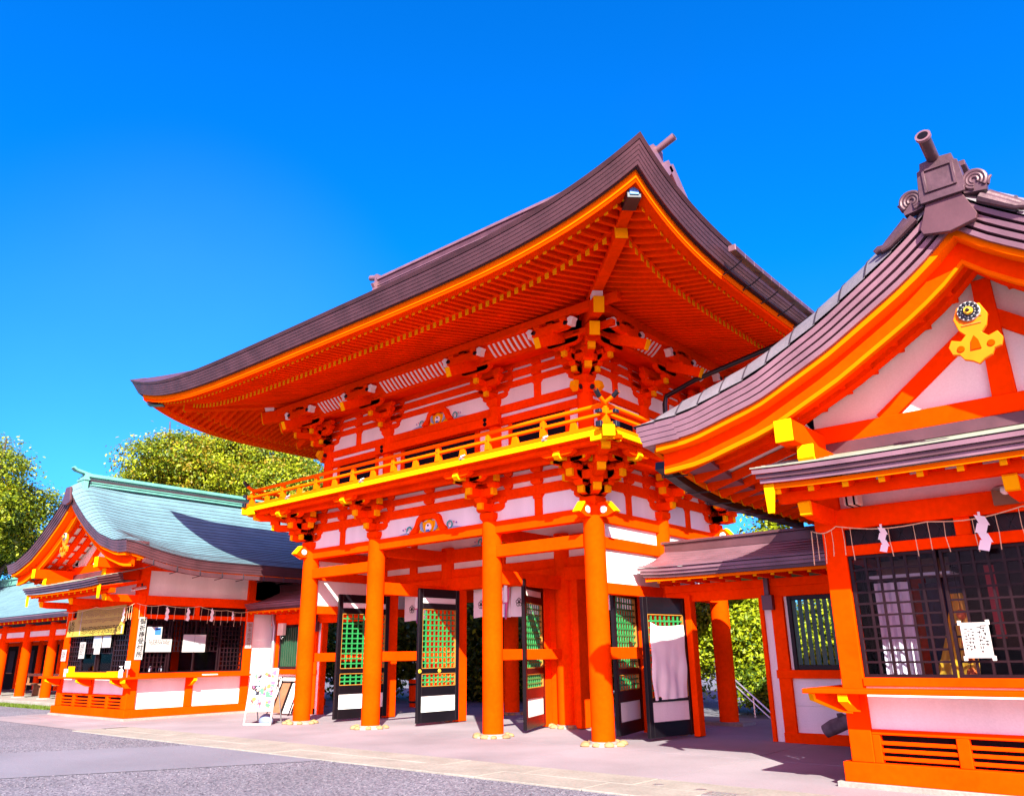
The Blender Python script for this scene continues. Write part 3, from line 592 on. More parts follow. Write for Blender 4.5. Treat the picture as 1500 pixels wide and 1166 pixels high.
def rafters(zf, d0, d1, w, h, key):
    out = []
    for sd in range(4):
        half = (LX if sd in (0, 2) else LY); pos = -(half - d0 - .12)
        n = int(2 * (half - d0 - .12) / .16); stp = 2 * (half - d0 - .12) / n
        for i in range(n + 1):
            a = pos + i * stp
            dmax = min(d1, half - abs(a) - .02)
            if dmax - d0 < .1: continue
            def pt(d):
                t = a / (half - d); x, y = epos(sd, t, d); return x, y, ez(sd, t, d, zf(d))
            ax = X if sd in (0, 2) else Y
            A = Vector(pt(d0)); Bv = Vector(pt(dmax)); mid = Vector(pt((d0 + dmax) / 2)); s = ax * w / 2; vs = []
            b = MB(); pr = [A, mid, Bv]
            for p in pr: vs += [p - s, p + s, p + s + Z * h, p - s + Z * h]
            fs = [(0, 1, 2, 3), (8, 11, 10, 9)] + [(q * 4 + j, q * 4 + (j + 1) % 4, q * 4 + 4 + (j + 1) % 4, q * 4 + 4 + j) for q in range(2) for j in range(4)]
            b.add(vs, fs, VERM)
            o = (Vector(A) - Vector(Bv)); o.z = 0; o.normalize(); o *= .008
            e = .004; b.hexa([A - s * 1.04 + Z * -e, A + s * 1.04 + Z * -e, A + s * 1.04 + Z * -e + o, A - s * 1.04 + Z * -e + o, A - s * 1.04 + Z * (h + e), A + s * 1.04 + Z * (h + e), A + s * 1.04 + Z * (h + e) + o, A - s * 1.04 + Z * (h + e) + o], YEL)
            out.append(((A - CAM).length, b, key))
    return out
roof = None
def rz(d): return 7.50 + .37 * d + .066 * d * d
b = MB(); DG = 2.75
for sd in (0, 2):
    def fr(u, v, sd=sd):
        d = v * LY; t = u * 2 - 1
        hw = (LX - d) if d <= DG else (LX - DG + .25)
        tt = t; sgn = -1 if sd == 0 else 1
        return (GX + t * hw * (1 if sd == 0 else -1), GY + sgn * (LY - d), ez(sd, tt * (1 if d < 3 else 1), d, rz(d)))
    b.grid(fr, 44, 30, COPD)
for sd in (1, 3):
    def fr2(u, v, sd=sd):
        d = v * DG; t = u * 2 - 1; x, y = epos(sd, t, d); return (x, y, ez(sd, t, d, rz(d)))
    b.grid(fr2, 44, 16, COPD)
roof = b.build('roof', gate, smooth=True)
zl = 7.19; n_l = 5
for k in range(n_l):
    z0 = zl + k * .051; e = .155 - k * .026
    eave_loop('roof_edge_layer', [(e, z0), (e - .020, z0 + .046), (.8, z0 + .06 + .2), (.8, z0 + .2)], COPG, roof)
eave_loop('roof_edge_core', [(.20, zl), (.10, zl + .27), (.8, zl + .45), (.8, zl + .2)], SEAM, roof)
eave_loop('roof_edge_cap', [(0.02, zl + .258), (-.02, zl + .315), (.25, rz(.25) + .012), (.25, rz(.25) - .08)], COPD, roof)
b = MB()
for s in (-1, 1):                                                       # gable triangles and verges above the hips
    xg = GX + s * (LX - DG - .15)
    pr = [(GY - (LY - DG), rz(DG) - .05), (GY + (LY - DG), rz(DG) - .05), (GY, rz(LY) - .1)]
    b = MB(); b.prism(pr, (xg, 0, 0), Y, Z, X, .06, VERM); b.build('gable_wall', gate)
b = MB()
for s in (-1, 1):
    xg = GX + s * (LX - DG + .2)
    for q in (-1, 1):
        for k in range(8):
            d0 = DG + (LY - DG) * k / 8; d1 = DG + (LY - DG) * (k + 1) / 8
            A = Vector((xg, GY + q * (LY - d0), rz(d0) - .12)); Bq = Vector((xg, GY + q * (LY - d1), rz(d1) - .12)); b.beam(A, Bq, .25, .26, COP)
        b.build('verge_board', roof); b = MB()
b = MB(); x0, x1 = GX - 4.62, GX + 4.62; zr0 = rz(LY) - .1
b.box(x0, x1, GY - .16, GY + .16, zr0, zr0 + .36, COPD); b.box(x0 - .02, x1 + .02, GY - .20, GY + .20, zr0 + .36, zr0 + .44, COP); b.box(x0, x1, GY - .18, GY + .18, zr0 + .17, zr0 + .20, COP)
ridge = b.build('ridge', roof, 0.006)
b = MB()
for s, xe in ((-1, x0), (1, x1)):
    b = MB(); b.prism([(-.3, -.35), (.3, -.35), (.26, .0), (.34, .12), (.2, .2), (.2, .46), (-.2, .46), (-.2, .2), (-.34, .12), (-.26, 0)], (xe + s * .05, GY, zr0 + .1), Y, Z, X, .1, COP)
    b.cyl((xe - s * .1, GY, zr0 + .46), (xe + s * .52, GY, zr0 + .66), .075, .085, COP, 16); b.cyl((xe + s * .515, GY, zr0 + .66), (xe + s * .53, GY, zr0 + .665), .06, .06, SEAM, 16); b.build('ridge_end', ridge, smooth=True)
# eave boards and rafters
eave_loop('orange_eave_board', [(.25, 7.085), (.24, 7.215), (.5, 7.24), (.5, 7.16)], ORG, gate)
eave_loop('eave_board', [(.262, 7.03), (.262, 7.085), (.47, 7.165), (.48, 7.06)], VERM, gate)
eave_loop('flying_soffit', [(.45, zout(.45) + .117), (1.4, zout(1.4) + .117), (1.4, zout(1.4) + .14), (.45, zout(.45) + .14)], VERM, gate)
eave_loop('rafter_soffit', [(1.0, zin(1.0) + .117), (3.42, zin(3.42) + .117), (3.42, zin(3.42) + .15), (1.0, zin(1.0) + .15)], VERM, gate)
eave_loop('eave_kioi_beam', [(1.0, zin(1.0) + .115), (1.0, zout(1.0) - .003), (1.16, zout(1.16) - .003), (1.16, zin(1.16) + .115)], VERM, gate)
RA = rafters(zout, .45, 1.35, .066, .115, 'flying_rafter') + rafters(zin, 1.05, 3.42, .070, .115, 'rafter')
RA.sort(key=lambda q: q[0])
for key in ('flying_rafter', 'rafter'):
    L_ = [q for q in RA if q[2] == key]
    for dist, q, _ in L_[:100]: q.build(key, gate)
    rest = MB()
    for dist, q, _ in L_[100:]:
        bb = len(rest.v); rest.v += q.v
        for f, mi in zip(q.f, q.m): rest.f.append([i + bb for i in f]); rest.m.append(rest.mi(q.ms[mi]))
    tag(rest.build(key, gate), kind='stuff')
# hip rafters with metal shoe
for sx in (-1, 1):
    for sy in (-1, 1):
        f = lambda d, z: Vector((GX + sx * (LX - d), GY + sy * (LY - d), ez(0, 1, d, z)))
        b = MB(); b.beam(f(3.4, zin(3.4) + .0), f(1.0, zin(1.0) - .02), .19, .22, VERM); b.beam(f(1.0, zin(1.0) - .02), f(.985, zin(1.0) - .02), .194, .224, YEL)
        b.beam(f(1.5, zout(1.5) + .06), f(.62, zout(.62) + .02), .17, .20, VERM); o = b.build('hip_rafter', gate, 0.006)
        b = MB(); b.beam(f(.62, zout(.62) + .02), f(.36, zout(.36) + .0), .20, .24, DMET); b.beam(f(.36, zout(.36)), f(.35, zout(.35)), .13, .16, BLUE); b.build('metal_shoe', o, 0.006)
# gutter along the right eave with brackets and downpipe
b = MB(); ys = np.linspace(-.9, 5.3, 20)
fz = lambda y: ez(1, (y - GY) / LY, 0, 7.40)
for i in range(19): b.beam((3.43, ys[i], fz(ys[i]) - .06), (3.43, ys[i + 1], fz(ys[i + 1]) - .06), .11, .09, COPD)
b.beam((3.43, -.93, fz(-.9) - .06), (3.43, -.9, fz(-.9) - .06), .12, .10, COP)
gut = b.build('gutter', gate, 0.006)
for y in np.linspace(-.6, 5.0, 9): b = MB(); b.tube([(3.43, y, fz(y) - .13), (3.3, y, fz(y) - .2), (2.9, y, fz(y) - .33)], .012, DMET, 6); b.build('gutter_bracket', gut, smooth=True)
b = MB(); b.tube([(3.43, 2.6, fz(2.6) - .1), (3.38, 2.55, fz(2.6) - .25), (1.0, 2.30, 6.55), (.35, 2.28, 6.35), (.3, 2.28, 6.2), (.3, 2.28, 5.2)], .05, DMET, 10)
b.build('downpipe', gut, smooth=True)
# ------------------------------------------------------------------ door leaves
def leaf(hx, hy, ex, ey, z0, ztop, kind):
    d = Vector((ex - hx, ey - hy, 0)); W = d.length; ang = math.atan2(d.y, d.x); H = ztop - z0
    b = MB(); st = .11; B = lambda x0, x1, a, c, th=.035, m=BLK: b.box(x0, x1, -th, th, a, c, m)
    B(0, st, 0, H); B(W - st, W, 0, H)
    if kind == 'tall': rails = [(0, .21), (.53, .72), (.98, 1.085), (2.32, 2.45), (2.57, H)]
    else: rails = [(0, .24), (.55, .62), (1.86 + .12, H)]
    for a, c in rails: B(st, W - st, a, c, .033)
    o = b.build('door_leaf', gate, 0.006, loc=(hx, hy, z0), rz=ang)
    b = MB()
    def lat(a, c, nx, nz):
        x0, x1 = st, W - st
        for i in range(1, nx + 1): x = x0 + (x1 - x0) * i / (nx + 1); b.box(x - .015, x + .015, -.012, .008, a, c, GRN)
        for j in range(1, nz + 1): z = a + (c - a) * j / (nz + 1); b.box(x0, x1, -.008, .012, z - .014, z + .014, GRN)
        for q in ((x0, x0 + .014, a, c), (x1 - .014, x1, a, c), (x0, x1, a, a + .014), (x0, x1, c - .014, c)): b.box(q[0], q[1], -.028, .028, q[2], q[3], TRIM)
    if kind == 'tall': lat(.72, .98, 7, 2); lat(1.085, 2.32, 7, 10)
    else: lat(.62, 1.98, 7, 11)
    lt = b.build('lattice', o); lt.location = (0, 0, 0)
    b = MB()
    for a, c in (((.21, .53), (2.45, 2.57)) if kind == 'tall' else ((.24, .55),)): b = MB(); b.box(st, W - st, -.012, .012, a, c, PLAS); b.build('white_panel', o)
    return o, W
A_ = leaf(-7.62, 2.0, -7.76, .56, .06, 2.82, 'tall')
B_ = leaf(-5.24, 2.02, -5.27, .80, .06, 2.82, 'tall')
C_ = leaf(-2.80, 2.02, -2.30, .80, .06, 2.82, 'tall')
D_ = leaf(-.50, 2.0, -.19, .72, .06, 2.80, 'tall')
E_ = leaf(.60, 1.90, .40, .74, .06, 2.33, 'low')
for u in (.6, 1.17):
    for s in (-1, 1): b = MB(); b.cyl((u, s * .035, 1.03), (u, s * .055, 1.03), .045, .03, GOLD, 14); b.build('brass_boss', B_[0])
# posts and beam of the side passage doorway
G('door_jamb', [(.62, .74, 1.85, 2.05, .02, 2.38)], VERM)
# white cloth pinned to the passage door
d = Vector((.40 - .60, .74 - 1.90, 0)).normalized(); n = Vector((d.y, -d.x, 0))
if n.dot(CAM - Vector((.5, 1.3, 0))) < 0: n = -n
cl = MB(); W = 1.18
def clf(u, v):
    a = .15 + u * (W - .29); z = 1.87 - v * 1.21
    fold = .022 * math.sin(u * 9 + v * 3.5) * v + .016 * math.sin(u * 23 + 1.3 - v * 3) * v * v + .010 * math.sin(v * 13 + u * 8) + .02 * v * math.exp(-((u - .93) / .05) ** 2)
    sag = -.03 * math.sin(math.pi * u) * (1 - v) * .6 + (.05 * (u > .8) * (u - .8) * 5 * (1 - v))
    return Vector((.60, 1.90, z + sag - .02 * u)) + d * a + n * (.05 + fold)
cl.grid(clf, 30, 30, CLOTH, n * .003); tag(cl.build('door_cloth', smooth=True), 'plain white cloth hung over the open passage door beside the right front column', 'cloth')
# split curtains behind the doors
def noren(x0, x1, y, zt, zb, label):
    t = thing('split_curtain', label, 'curtain', ((x0 + x1) / 2, y, zb), 'split curtains hung inside the gate'); n = max(2, round((x1 - x0) / .62)); wd = (x1 - x0) / n
    for i in range(n):
        b = MB(); a = x0 + i * wd; ph = i * 1.7
        b.grid(lambda u, v: (a + .01 + u * (wd - .02), y + .03 * math.sin(u * 5 + ph) * v, zt - v * (zt - zb) + .02 * math.sin(u * 3 + ph) * v), 10, 6, CLOTH, Y * .003); p = b.build('curtain_panel', t, smooth=True)
        b = MB(); cx, cz = a + wd / 2, (zt + zb) / 2 - .03
        for k in range(5):
            th = math.pi / 2 + 2 * math.pi * k / 5; q = Vector((cx + .055 * math.cos(th), y - .045, cz + .055 * math.sin(th)))
            pts = [q + Vector((.038 * math.cos(s), 0, .038 * math.sin(s))) for s in np.linspace(0, 2 * math.pi, 11)]; b.tube(pts, .006, INK, 5)
        b.ball((cx, y - .045, cz), .018, INK, 8); b.build('flower_crest', p)
    for i in range(1, n):
        b = MB(); a = x0 + i * wd; m = PINK if i % 2 else PURP
        b.grid(lambda u, v: (a - .03 + u * .06 - .10 * v + .02 * math.sin(v * 7), y - .06 - .02 * math.sin(v * 6 + u), zt + .02 - v * (zt - zb + .08)), 2, 10, PINK, Y * -.003)
        b.grid(lambda u, v: (a - .045 + u * .02 - .10 * v + .02 * math.sin(v * 7), y - .066 - .02 * math.sin(v * 6), zt + .02 - v * (zt - zb + .05)), 1, 10, PURP, Y * -.003)
        b.build('ribbon', t, smooth=True)
    b = MB(); b.cyl((x0, y, zt + .01), (x1, y, zt + .01), .015, .015, ROPE, 8); b.build('curtain_pole', t)
noren(CX[1] + .55, CX[2] - .55, 2.5, 2.86, 2.22, 'white split curtain with flower crests in the wide middle doorway')
noren(CX[0] + .55, CX[1] - .55, 2.5, 2.86, 2.22, 'white split curtain in the left side doorway of the gate')
noren(CX[2] + .55, CX[3] - .55, 2.5, 2.86, 2.22, 'white split curtain in the right side doorway of the gate')
for i, (x, lb) in enumerate(((-6.62, 'slim white hanging paper banner left of the left middle door leaf'), (-3.78, 'slim white hanging paper banner beside the third column'))):
    t = thing('hanging_banner', lb, 'banner', (x, 2.0, 2.46), 'slim white banners under the lintel'); b = MB(); b.box(x - .045, x + .045, 1.985, 1.995, 2.48, 2.92, PAPER); b.build('paper_strip', t)
    b = MB(); b.cyl((x - .06, 1.99, 2.92), (x + .06, 1.99, 2.92), .012, .012, PINK, 8); b.cyl((x - .055, 1.99, 2.475), (x + .055, 1.99, 2.475), .016, .016, PINK, 8); b.build('roller', t)
# ------------------------------------------------------------------ the two shrine offices that flank the gate
YF, YB, HW = -1.89, 4.0, 2.12
FU = [0, .23, .61, 1.4, 2.24, 3.13, 3.83]; FZ = [5.86, 5.62, 5.33, 4.82, 4.39, 4.13, 4.08]
def fprof(u): return float(np.interp(abs(u), FU, FZ))
AMP = [.34]
def zroof(u, y):
    t = 1 - (1 - min(1, max(0, (y + 3.155) / 2.4))) ** 2; a = abs(u) / 3.83
    # smooth the piecewise profile a little
    z = (fprof(u - .12) + 2 * fprof(u) + fprof(u + .12)) / 4 if abs(u) > .12 else fprof(u)
    q = (1 - (1 - min(1, max(0, (y + 3.155) / .45))) ** 2) * min(1, (1 - a) * 6 + .2)
    return z + AMP[0] * q * (1 - .62 * min(1, max(0, (y + 2.75) / 1.2)) ** .8) + t * (-.36 * a ** 1.5 + .03 * (1 - a))
def lattice_window(parent, o, ux, n, W, H, nx, nz, frame=.035, open_lower=0.0, glass=True, name='lattice_window'):
    """dark sliding sash: frame, thin grid, pane"""
    o = Vector(o); ux = Vector(ux); n = Vector(n); b = MB()
    def bar(x0, x1, z0, z1, th, m, q):
        A = o + ux * x0 + Z * z0; Bp = o + ux * x1 + Z * z0; q.hexa([A - n * th, Bp - n * th, Bp + n * th, A + n * th] + [p + Z * (z1 - z0) for p in (A - n * th, Bp - n * th, Bp + n * th, A + n * th)], m)
    for q in ((0, frame, 0, H), (W - frame, W, 0, H), (frame, W - frame, 0, frame), (frame, W - frame, H - frame, H)): bar(*q, .022, DKB, b)
    fr = b.build(name, parent, 0.003)
    b = MB(); zb = frame + (H - 2 * frame) * open_lower
    for i in range(1, nx): x = frame + (W - 2 * frame) * i / nx; bar(x - .013, x + .013, zb, H - frame, .011, DKB, b)
    for j in range(1, nz + 1): z = zb + (H - frame - zb) * (j - (0 if open_lower else 0)) / (nz + 1) ; bar(frame, W - frame, z - .011, z + .011, .009, DKB, b)
    if open_lower: bar(frame, W - frame, zb - .02, zb, .015, DKB, b)
    b.build('lattice', fr)
    if glass:
        b = MB(); bar(frame, W - frame, frame, H - frame, .002, GLS, b); g = b.build('pane', fr); OFFN = n * -.014
        for v in g.data.vertices: v.co += OFFN
    return fr
def office(cx, s, label, roofm, edgem, edgem2, ridgem, right):
    AMP[0] = .36 if right else .20
    t = thing('shrine_office', label, 'shrine building', (cx, YF, 0), 'gabled offices either side of the gate')
    P = lambda u, y, z: Vector((cx + s * u, y, z)); U = Vector((s, 0, 0))
    def bx(name, boxes, m, bev=.006, parent=None):
        for u0, u1, y0, y1, z0, z1 in boxes: b = MB(); b.box(cx + s * u0, cx + s * u1, y0, y1, z0, z1, m); o = b.build(name, parent or t, bev)
        return o
    bx('stone_base', [(-2.28, 2.28, YF - .08, YB + .05, -.1, .055)], STN)
    bx('sill_beam', [(-2.20, 2.20, YF - .05, YF + .13, .055, .25)], VERM); bx('sill_beam', [(2.05, 2.2, YF + .13, YB, .055, .25)], VERM); bx('sill_beam', [(-2.2, -2.05, YF + .13, YB, .055, .25)], VERM)
    ys = [(YF, YF + .24), (1.2, 1.44), (YB - .24, YB)]
    for sg in (-1, 1):
        for y0, y1 in ys: bx('post', [(sg * HW, sg * (HW - .24), y0, y1, .25, 3.95 if y0 < 0 else 3.9)], VERM, .008)
    # front: vents, dado, windows, transom
    bx('rail', [(-1.88, 1.88, YF + .02, YF + .12, .53, .585)], VERM); bx('rail', [(-1.88, 1.88, YF - .02, YF + .14, 1.02, 1.11)], VERM)
    for a, c in ((1.88, 1.80), (1.06, .94), (.08, -.08), (-.94, -1.06), (-1.80, -1.88)): bx('vent_post', [(a, c, YF + .02, YF + .12, .25, .53)], VERM)
    for a, c in ((1.80, 1.06), (.94, .08), (-.08, -.94), (-1.06, -1.80)):
        b = MB()
        for z in (.30, .375, .45): b.box(cx + s * a, cx + s * c, YF + .035, YF + .075, z - .018, z + .018, VERM)
        b.box(cx + s * a, cx + s * c, YF + .105, YF + .115, .25, .53, DARK); b.build('vent_grille', t, .003)
    bx('dado_panel', [(-1.88, 1.88, YF + .06, YF + .10, .585, 1.02)], PLAS, 0)
    bx('dado_post', [(-.08, .08, YF + .0, YF + .12, .585, 1.02)], VERM)
    bx('transom_rail', [(-1.88, 1.88, YF + .01, YF + .13, 2.43, 2.545)], VERM)
    for a in (-.64, .64): bx('transom_post', [(a - .075, a + .075, YF + .015, YF + .125, 2.545, 2.735)], VERM)
    bx('transom_grille', [(-1.88, 1.88, YF + .08, YF + .10, 2.545, 2.735)], DKB, 0)
    b = MB()
    for i in range(28):
        for sg in (-1, 1):
            x = -1.88 + (i + .5) * 3.76 / 28; A = P(x - sg * .05, YF + .075, 2.55); Bq = P(x + sg * .05, YF + .075, 2.73); b.beam(A, Bq, .012, .010, BLK, up=(0, 1, 0))
    b.build('transom_lattice', t)
    bx('head_beam', [(-HW - .06, HW + .06, YF - .04, YF + .16, 2.735, 2.965)], VERM, .008)
    bx('frieze_panel', [(-1.9, 1.9, YF + .06, YF + .09, 2.965, 3.75)], PLAS, 0)
    edges = [1.87, .95, .93, .01, -.01, -.93, -.95, -1.87]
    for k in range(4):
        a, c = edges[2 * k], edges[2 * k + 1]; lo = 0.0 if (right or k in (0, 3)) else .36
        o = P(a if s > 0 else a, YF + .07, 1.11); lattice_window(t, P(a, YF + (.06 if k % 2 == 0 else .10), 1.11), -U, (0, -1, 0), a - c, 1.315, 6, 9 if not lo else 5, open_lower=lo)
    # gate-side wall
    xo = HW
    bx('dado_panel', [(xo - .10, xo - .06, YF + .24, 1.2, .25, .95)], PLAS, 0); bx('dado_panel', [(xo - .10, xo - .06, 1.44, YB - .24, .25, 3.9)], PLAS, 0)
    bx('dado_post', [(xo - .13, xo - .005, -.38, -.18, .25, .95)], VERM); bx('rail', [(xo - .14, xo - .01, YF + .24, 1.2, .95, 1.08)], VERM)
    bx('transom_rail', [(xo - .13, xo - .02, YF + .24, 1.2, 2.40, 2.505)], VERM); bx('transom_post', [(xo - .13, xo - .02, -.32, -.20, 2.505, 2.735)], VERM)
    bx('transom_grille', [(xo - .10, xo - .08, YF + .24, 1.2, 2.505, 2.735)], DKB, 0)
    b = MB()
    for i in range(22):
        for sg in (-1, 1):
            y = YF + .24 + (i + .5) * 2.85 / 22; b.beam(P(xo - .075, y - sg * .05, 2.51), P(xo - .075, y + sg * .05, 2.73), .012, .010, BLK, up=(1, 0, 0))
    b.build('transom_lattice', t)
    bx('head_beam', [(xo - .16, xo + .04, YF + .17, YB, 2.735, 2.965)], VERM, .008); bx('frieze_panel', [(xo - .09, xo - .06, YF + .24, YB - .2, 2.965, 3.95)], PLAS, 0)
    ed = np.linspace(YF + .25, 1.19, 5)
    for k in range(4):
        lo = .40 if k in (1, 2) else 0.0
        lattice_window(t, P(xo - (.05 if k % 2 else .09), ed[k] + .005, 1.08), (0, 1, 0), U, ed[k + 1] - ed[k] - .01, 1.315, 6, 10 if not lo else 5, open_lower=lo)
    for sg, nm in ((-1, 'outer_wall'),): bx(nm, [(-xo + .06, -xo + .1, YF + .24, YB - .2, .25, 3.95)], PLAS, 0)
    bx('back_wall', [(-1.9, 1.9, YB - .1, YB - .06, .25, 4.3)], PLAS, 0)
    # room inside
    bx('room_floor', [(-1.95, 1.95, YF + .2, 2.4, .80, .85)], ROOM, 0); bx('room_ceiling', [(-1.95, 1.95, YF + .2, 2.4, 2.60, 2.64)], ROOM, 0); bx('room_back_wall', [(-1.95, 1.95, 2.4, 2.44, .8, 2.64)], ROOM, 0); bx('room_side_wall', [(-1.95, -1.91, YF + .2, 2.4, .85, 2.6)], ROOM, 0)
    # counter shelf with brackets
    bx('counter_shelf', [(-2.42, 2.42, YF - .41, YF - .03, .955, 1.005)], VERM); bx('counter_shelf', [(xo + .0, 2.42, YF - .03, 1.42, .956, 1.004)], VERM)
    for u in (2.0, 0.0, -2.0):
        b = MB(); pr = [(0, -.18), (-.10, -.17), (-.36, -.06), (-.37, 0), (0, 0)]
        b.prism(pr, P(u, YF - .01, .953), Y, Z, X, .10, VERM); b.prism([(-.37, -.004), (-.36, -.075), (-.10, -.185), (0, -.195), (0, -.18), (-.10, -.165), (-.355, -.055), (-.36, 0)], P(u, YF - .01, .952), Y, Z, X, .102, YEL); b.build('shelf_bracket', t)
    for y in (-.28,):
        b = MB(); b.prism([(0, -.18), (.08, -.17), (.26, -.06), (.27, 0), (0, 0)], P(xo, y, .953), U, Z, Y, .09, VERM); b.prism([(.27, -.004), (.265, -.075), (.08, -.185), (0, -.195), (0, -.18), (.08, -.165), (.25, -.055), (.26, 0)], P(xo, y, .952), U, Z, Y, .092, YEL); b.build('shelf_bracket', t)
    b = MB(); d = Vector((s, -1, 0)).normalized(); b.prism([(0, -.2), (.10, -.19), (.42, -.06), (.43, 0), (0, 0)], P(xo - .04, YF + .04, .953), d, Z, Vector((d.y, -d.x, 0)), .12, VERM)
    b.prism([(.43, -.004), (.42, -.075), (.10, -.205), (0, -.215), (0, -.2), (.10, -.185), (.40, -.055), (.41, 0)], P(xo - .04, YF + .04, .952), d, Z, Vector((d.y, -d.x, 0)), .122, YEL); b.build('shelf_bracket', t)
    # pent roof over the counter front
    PY, PU = -3.1, 2.40
    pz = lambda u, y: 3.30 + (y - PY) * .235 + .035 * (abs(u) / PU) ** 4 + .03 * ((y - PY) / 1.2) ** 2
    b = MB(); n = 7
    for k in range(n):
        y0 = PY + (YF - PY - .04) * k / n; y1 = PY + (YF - PY - .04) * (k + 1) / n + .01
        b.grid(lambda u, v: P((u * 2 - 1) * (PU - .0), y0 + (y1 - y0) * v, pz((u * 2 - 1) * PU, y0 + (y1 - y0) * v) + .012 * (1 - v)), 16, 1, PENT, Z * -.014)
    pr = b.build('pent_roof', t)
    for k in range(3):
        b = MB(); e = .075 - k * .03; zt = -.165 + k * .052
        b.grid(lambda u, v: P((u * 2 - 1) * (PU - e), PY + e + v * .6, pz((u * 2 - 1) * PU, PY) + zt + v * .13), 16, 1, edgem if k != 1 else edgem2, Z * .048); b.build('roof_edge_layer', pr)
    bx('flashing', [(-HW + .06, HW - .06, YF - .10, YF - .03, 3.60, 3.738)], COPD)
    b = MB(); b.grid(lambda u, v: P((u * 2 - 1) * (PU - .12), PY + .13 + v * .03, pz((u * 2 - 1) * PU, PY) - .225), 12, 1, ORG, Z * .055); b.build('orange_eave_board', t)
    b = MB(); b.grid(lambda u, v: P((u * 2 - 1) * (PU - .13), PY + .15 + v * 1.05, pz(u * 2 - 1, PY) - .19 + .2 * v), 8, 1, VERM, Z * .02); b.build('pent_soffit', t)
    for i in range(13):
        u = -PU + .22 + i * (2 * PU - .44) / 12; b = MB(); A = P(u, PY + .20, pz(u, PY) - .235); Bq = P(u, YF, pz(u, PY) - .235 + .21); b.beam(A, Bq, .06, .075, VERM); d = (A - Bq).normalized(); b.beam(A, A + d * .01, .062, .077, YEL); b.build('pent_rafter', t)
    bx('pent_purlin', [(-PU + .12, PU - .12, PY + .42, PY + .54, 2.985, 3.105)], VERM)
    for u in (1.98, 0, -1.98):
        b = MB(); b.prism([(.10, -.13), (-.62, -.13), (-.80, -.10), (-.84, .02), (-.80, .04), (.10, .04)], P(u, YF, 2.93), Y, Z, X, .12, VERM); b.prism([(-.77, -.115), (-.81, -.105), (-.855, .02), (-.81, .045), (-.78, .03)], P(u, YF, 2.93), Y, Z, X, .125, YEL); b.build('pent_bracket', t)
    for sg in (-1, 1):
        b = MB(); b.prism([(-.03, -.30), (.03, -.30), (.05, .02), (-.07, .02)], P(sg * (PU - .14), PY + .14, 3.14), U, Z, Y, .04, YEL); b.build('eave_end_board', t)
    # gable wall
    b = MB(); pts = [(u, fprof(u) - .18 if abs(u) < 2.1 else 4.0) for u in np.linspace(-2.05, 2.05, 21)]
    b.prism([(-2.05, 3.75)] + [(u, z - .02) for u, z in pts] + [(2.05, 3.75)], P(0, YF + .05, 0), U, Z, Y, .03, PLAS); b.build('gable_wall', t)
    bx('gable_tie_beam', [(-2.4, 2.4, YF - .07, YF + .10, 3.74, 3.955)], VERM, .008)
    b = MB(); b.prism([(-.115, 3.955), (.115, 3.955), (.09, 5.3), (-.09, 5.3)], P(0, YF - .0, 0), U, Z, Y, .10, VERM); b.build('king_post', t)
    for sg in (-1, 1):
        b = MB(); b.beam(P(sg * 1.25, YF + .01, 3.93), P(sg * .05, YF + .01, 4.86), .08, .17, VERM); b.build('gable_strut', t)
        for z in (4.62,):
            b = MB(); b.beam(P(sg * 1.35, YF + .012, z - .06), P(sg * .08, YF + .012, z + .0), .07, .0001 + .09, VERM)
        b = MB(); b.beam(P(sg * 2.0, YF + 6, 3.72), P(sg * 2.0, -3.0, 3.72), .20, .25, VERM); b.beam(P(sg * 2.0, -3.0, 3.72), P(sg * 2.0, -3.02, 3.72), .204, .254, YEL); b.build('purlin', t, .006)
        b = MB(); b.prism([(0, -.13), (-.75, -.13), (-.86, -.02), (-.84, .12), (0, .12)], P(sg * 1.88, YF, 3.47), Y, Z, X, .18, VERM); b.prism([(-.77, -.145), (-.875, -.03), (-.855, .122), (-.83, .122), (-.84, -.02), (-.75, -.13)], P(sg * 1.88, YF, 3.47), Y, Z, X, .184, YEL); b.build('purlin_bracket', t, .004)
    # main roof, built in overlapping courses
    YV = -3.155; YE = YB + .9
    b = MB(); n = 13 if right else 24
    for sg in (-1, 1):
        for k in range(n):
            a0, a1 = 3.83 * (1 - k / n), 3.83 * (1 - (k + 1) / n) - (.015 if k < n - 1 else 0)
            def fr(u, v):
                y = YV + (YE - YV) * (u ** 2.2); uu = a0 + (a1 - a0) * v; return P(sg * uu, y, zroof(uu, y) + .014 * (1 - v))
            b.grid(fr, 22, 1, roofm)
            b.grid(lambda u, v: P(sg * a0, YV + (YE - YV) * (u ** 2.2), zroof(a0, YV + (YE - YV) * (u ** 2.2)) + .014 - .03 * v), 22, 1, SEAM)
            if right and k:
                b.grid(lambda u, v: P(sg * (a0 - .024 * v), YV + (YE - YV) * (u ** 2.2), zroof(a0 - .024 * v, YV + (YE - YV) * (u ** 2.2)) + .018), 30, 1, SEAM)
    rf = b.build('roof', t)
    UL = [i / 26 for i in range(27)]
    for k in range(4):
        e = .075 - k * .016; zo = -.25 + k * .062; m = edgem if k < 3 or not right else edgem
        b = MB()
        for sg in (-1, 1):
            def fr(u, v): uu = (3.83 - e) * (1 - u); return P(sg * uu, YV + e + .55 * v, zroof(uu * 3.83 / (3.83 - e), YV) + zo - .14 * (1 - uu / 3.83) ** 2 * (1 - k / 3.2))
            b.grid(fr, 26, 1, m, Z * .0602 + Y * -.008)
            def fe(u, v): y = YV + e + (YE - YV - e) * u ** 1.4; return P(sg * (3.83 - e - .5 * v), y, zroof(3.83, y) + zo + .02 * v)
            b.grid(fe, 20, 1, m, Z * .0602 + U * sg * .008)
        b.build('roof_edge_layer', rf)
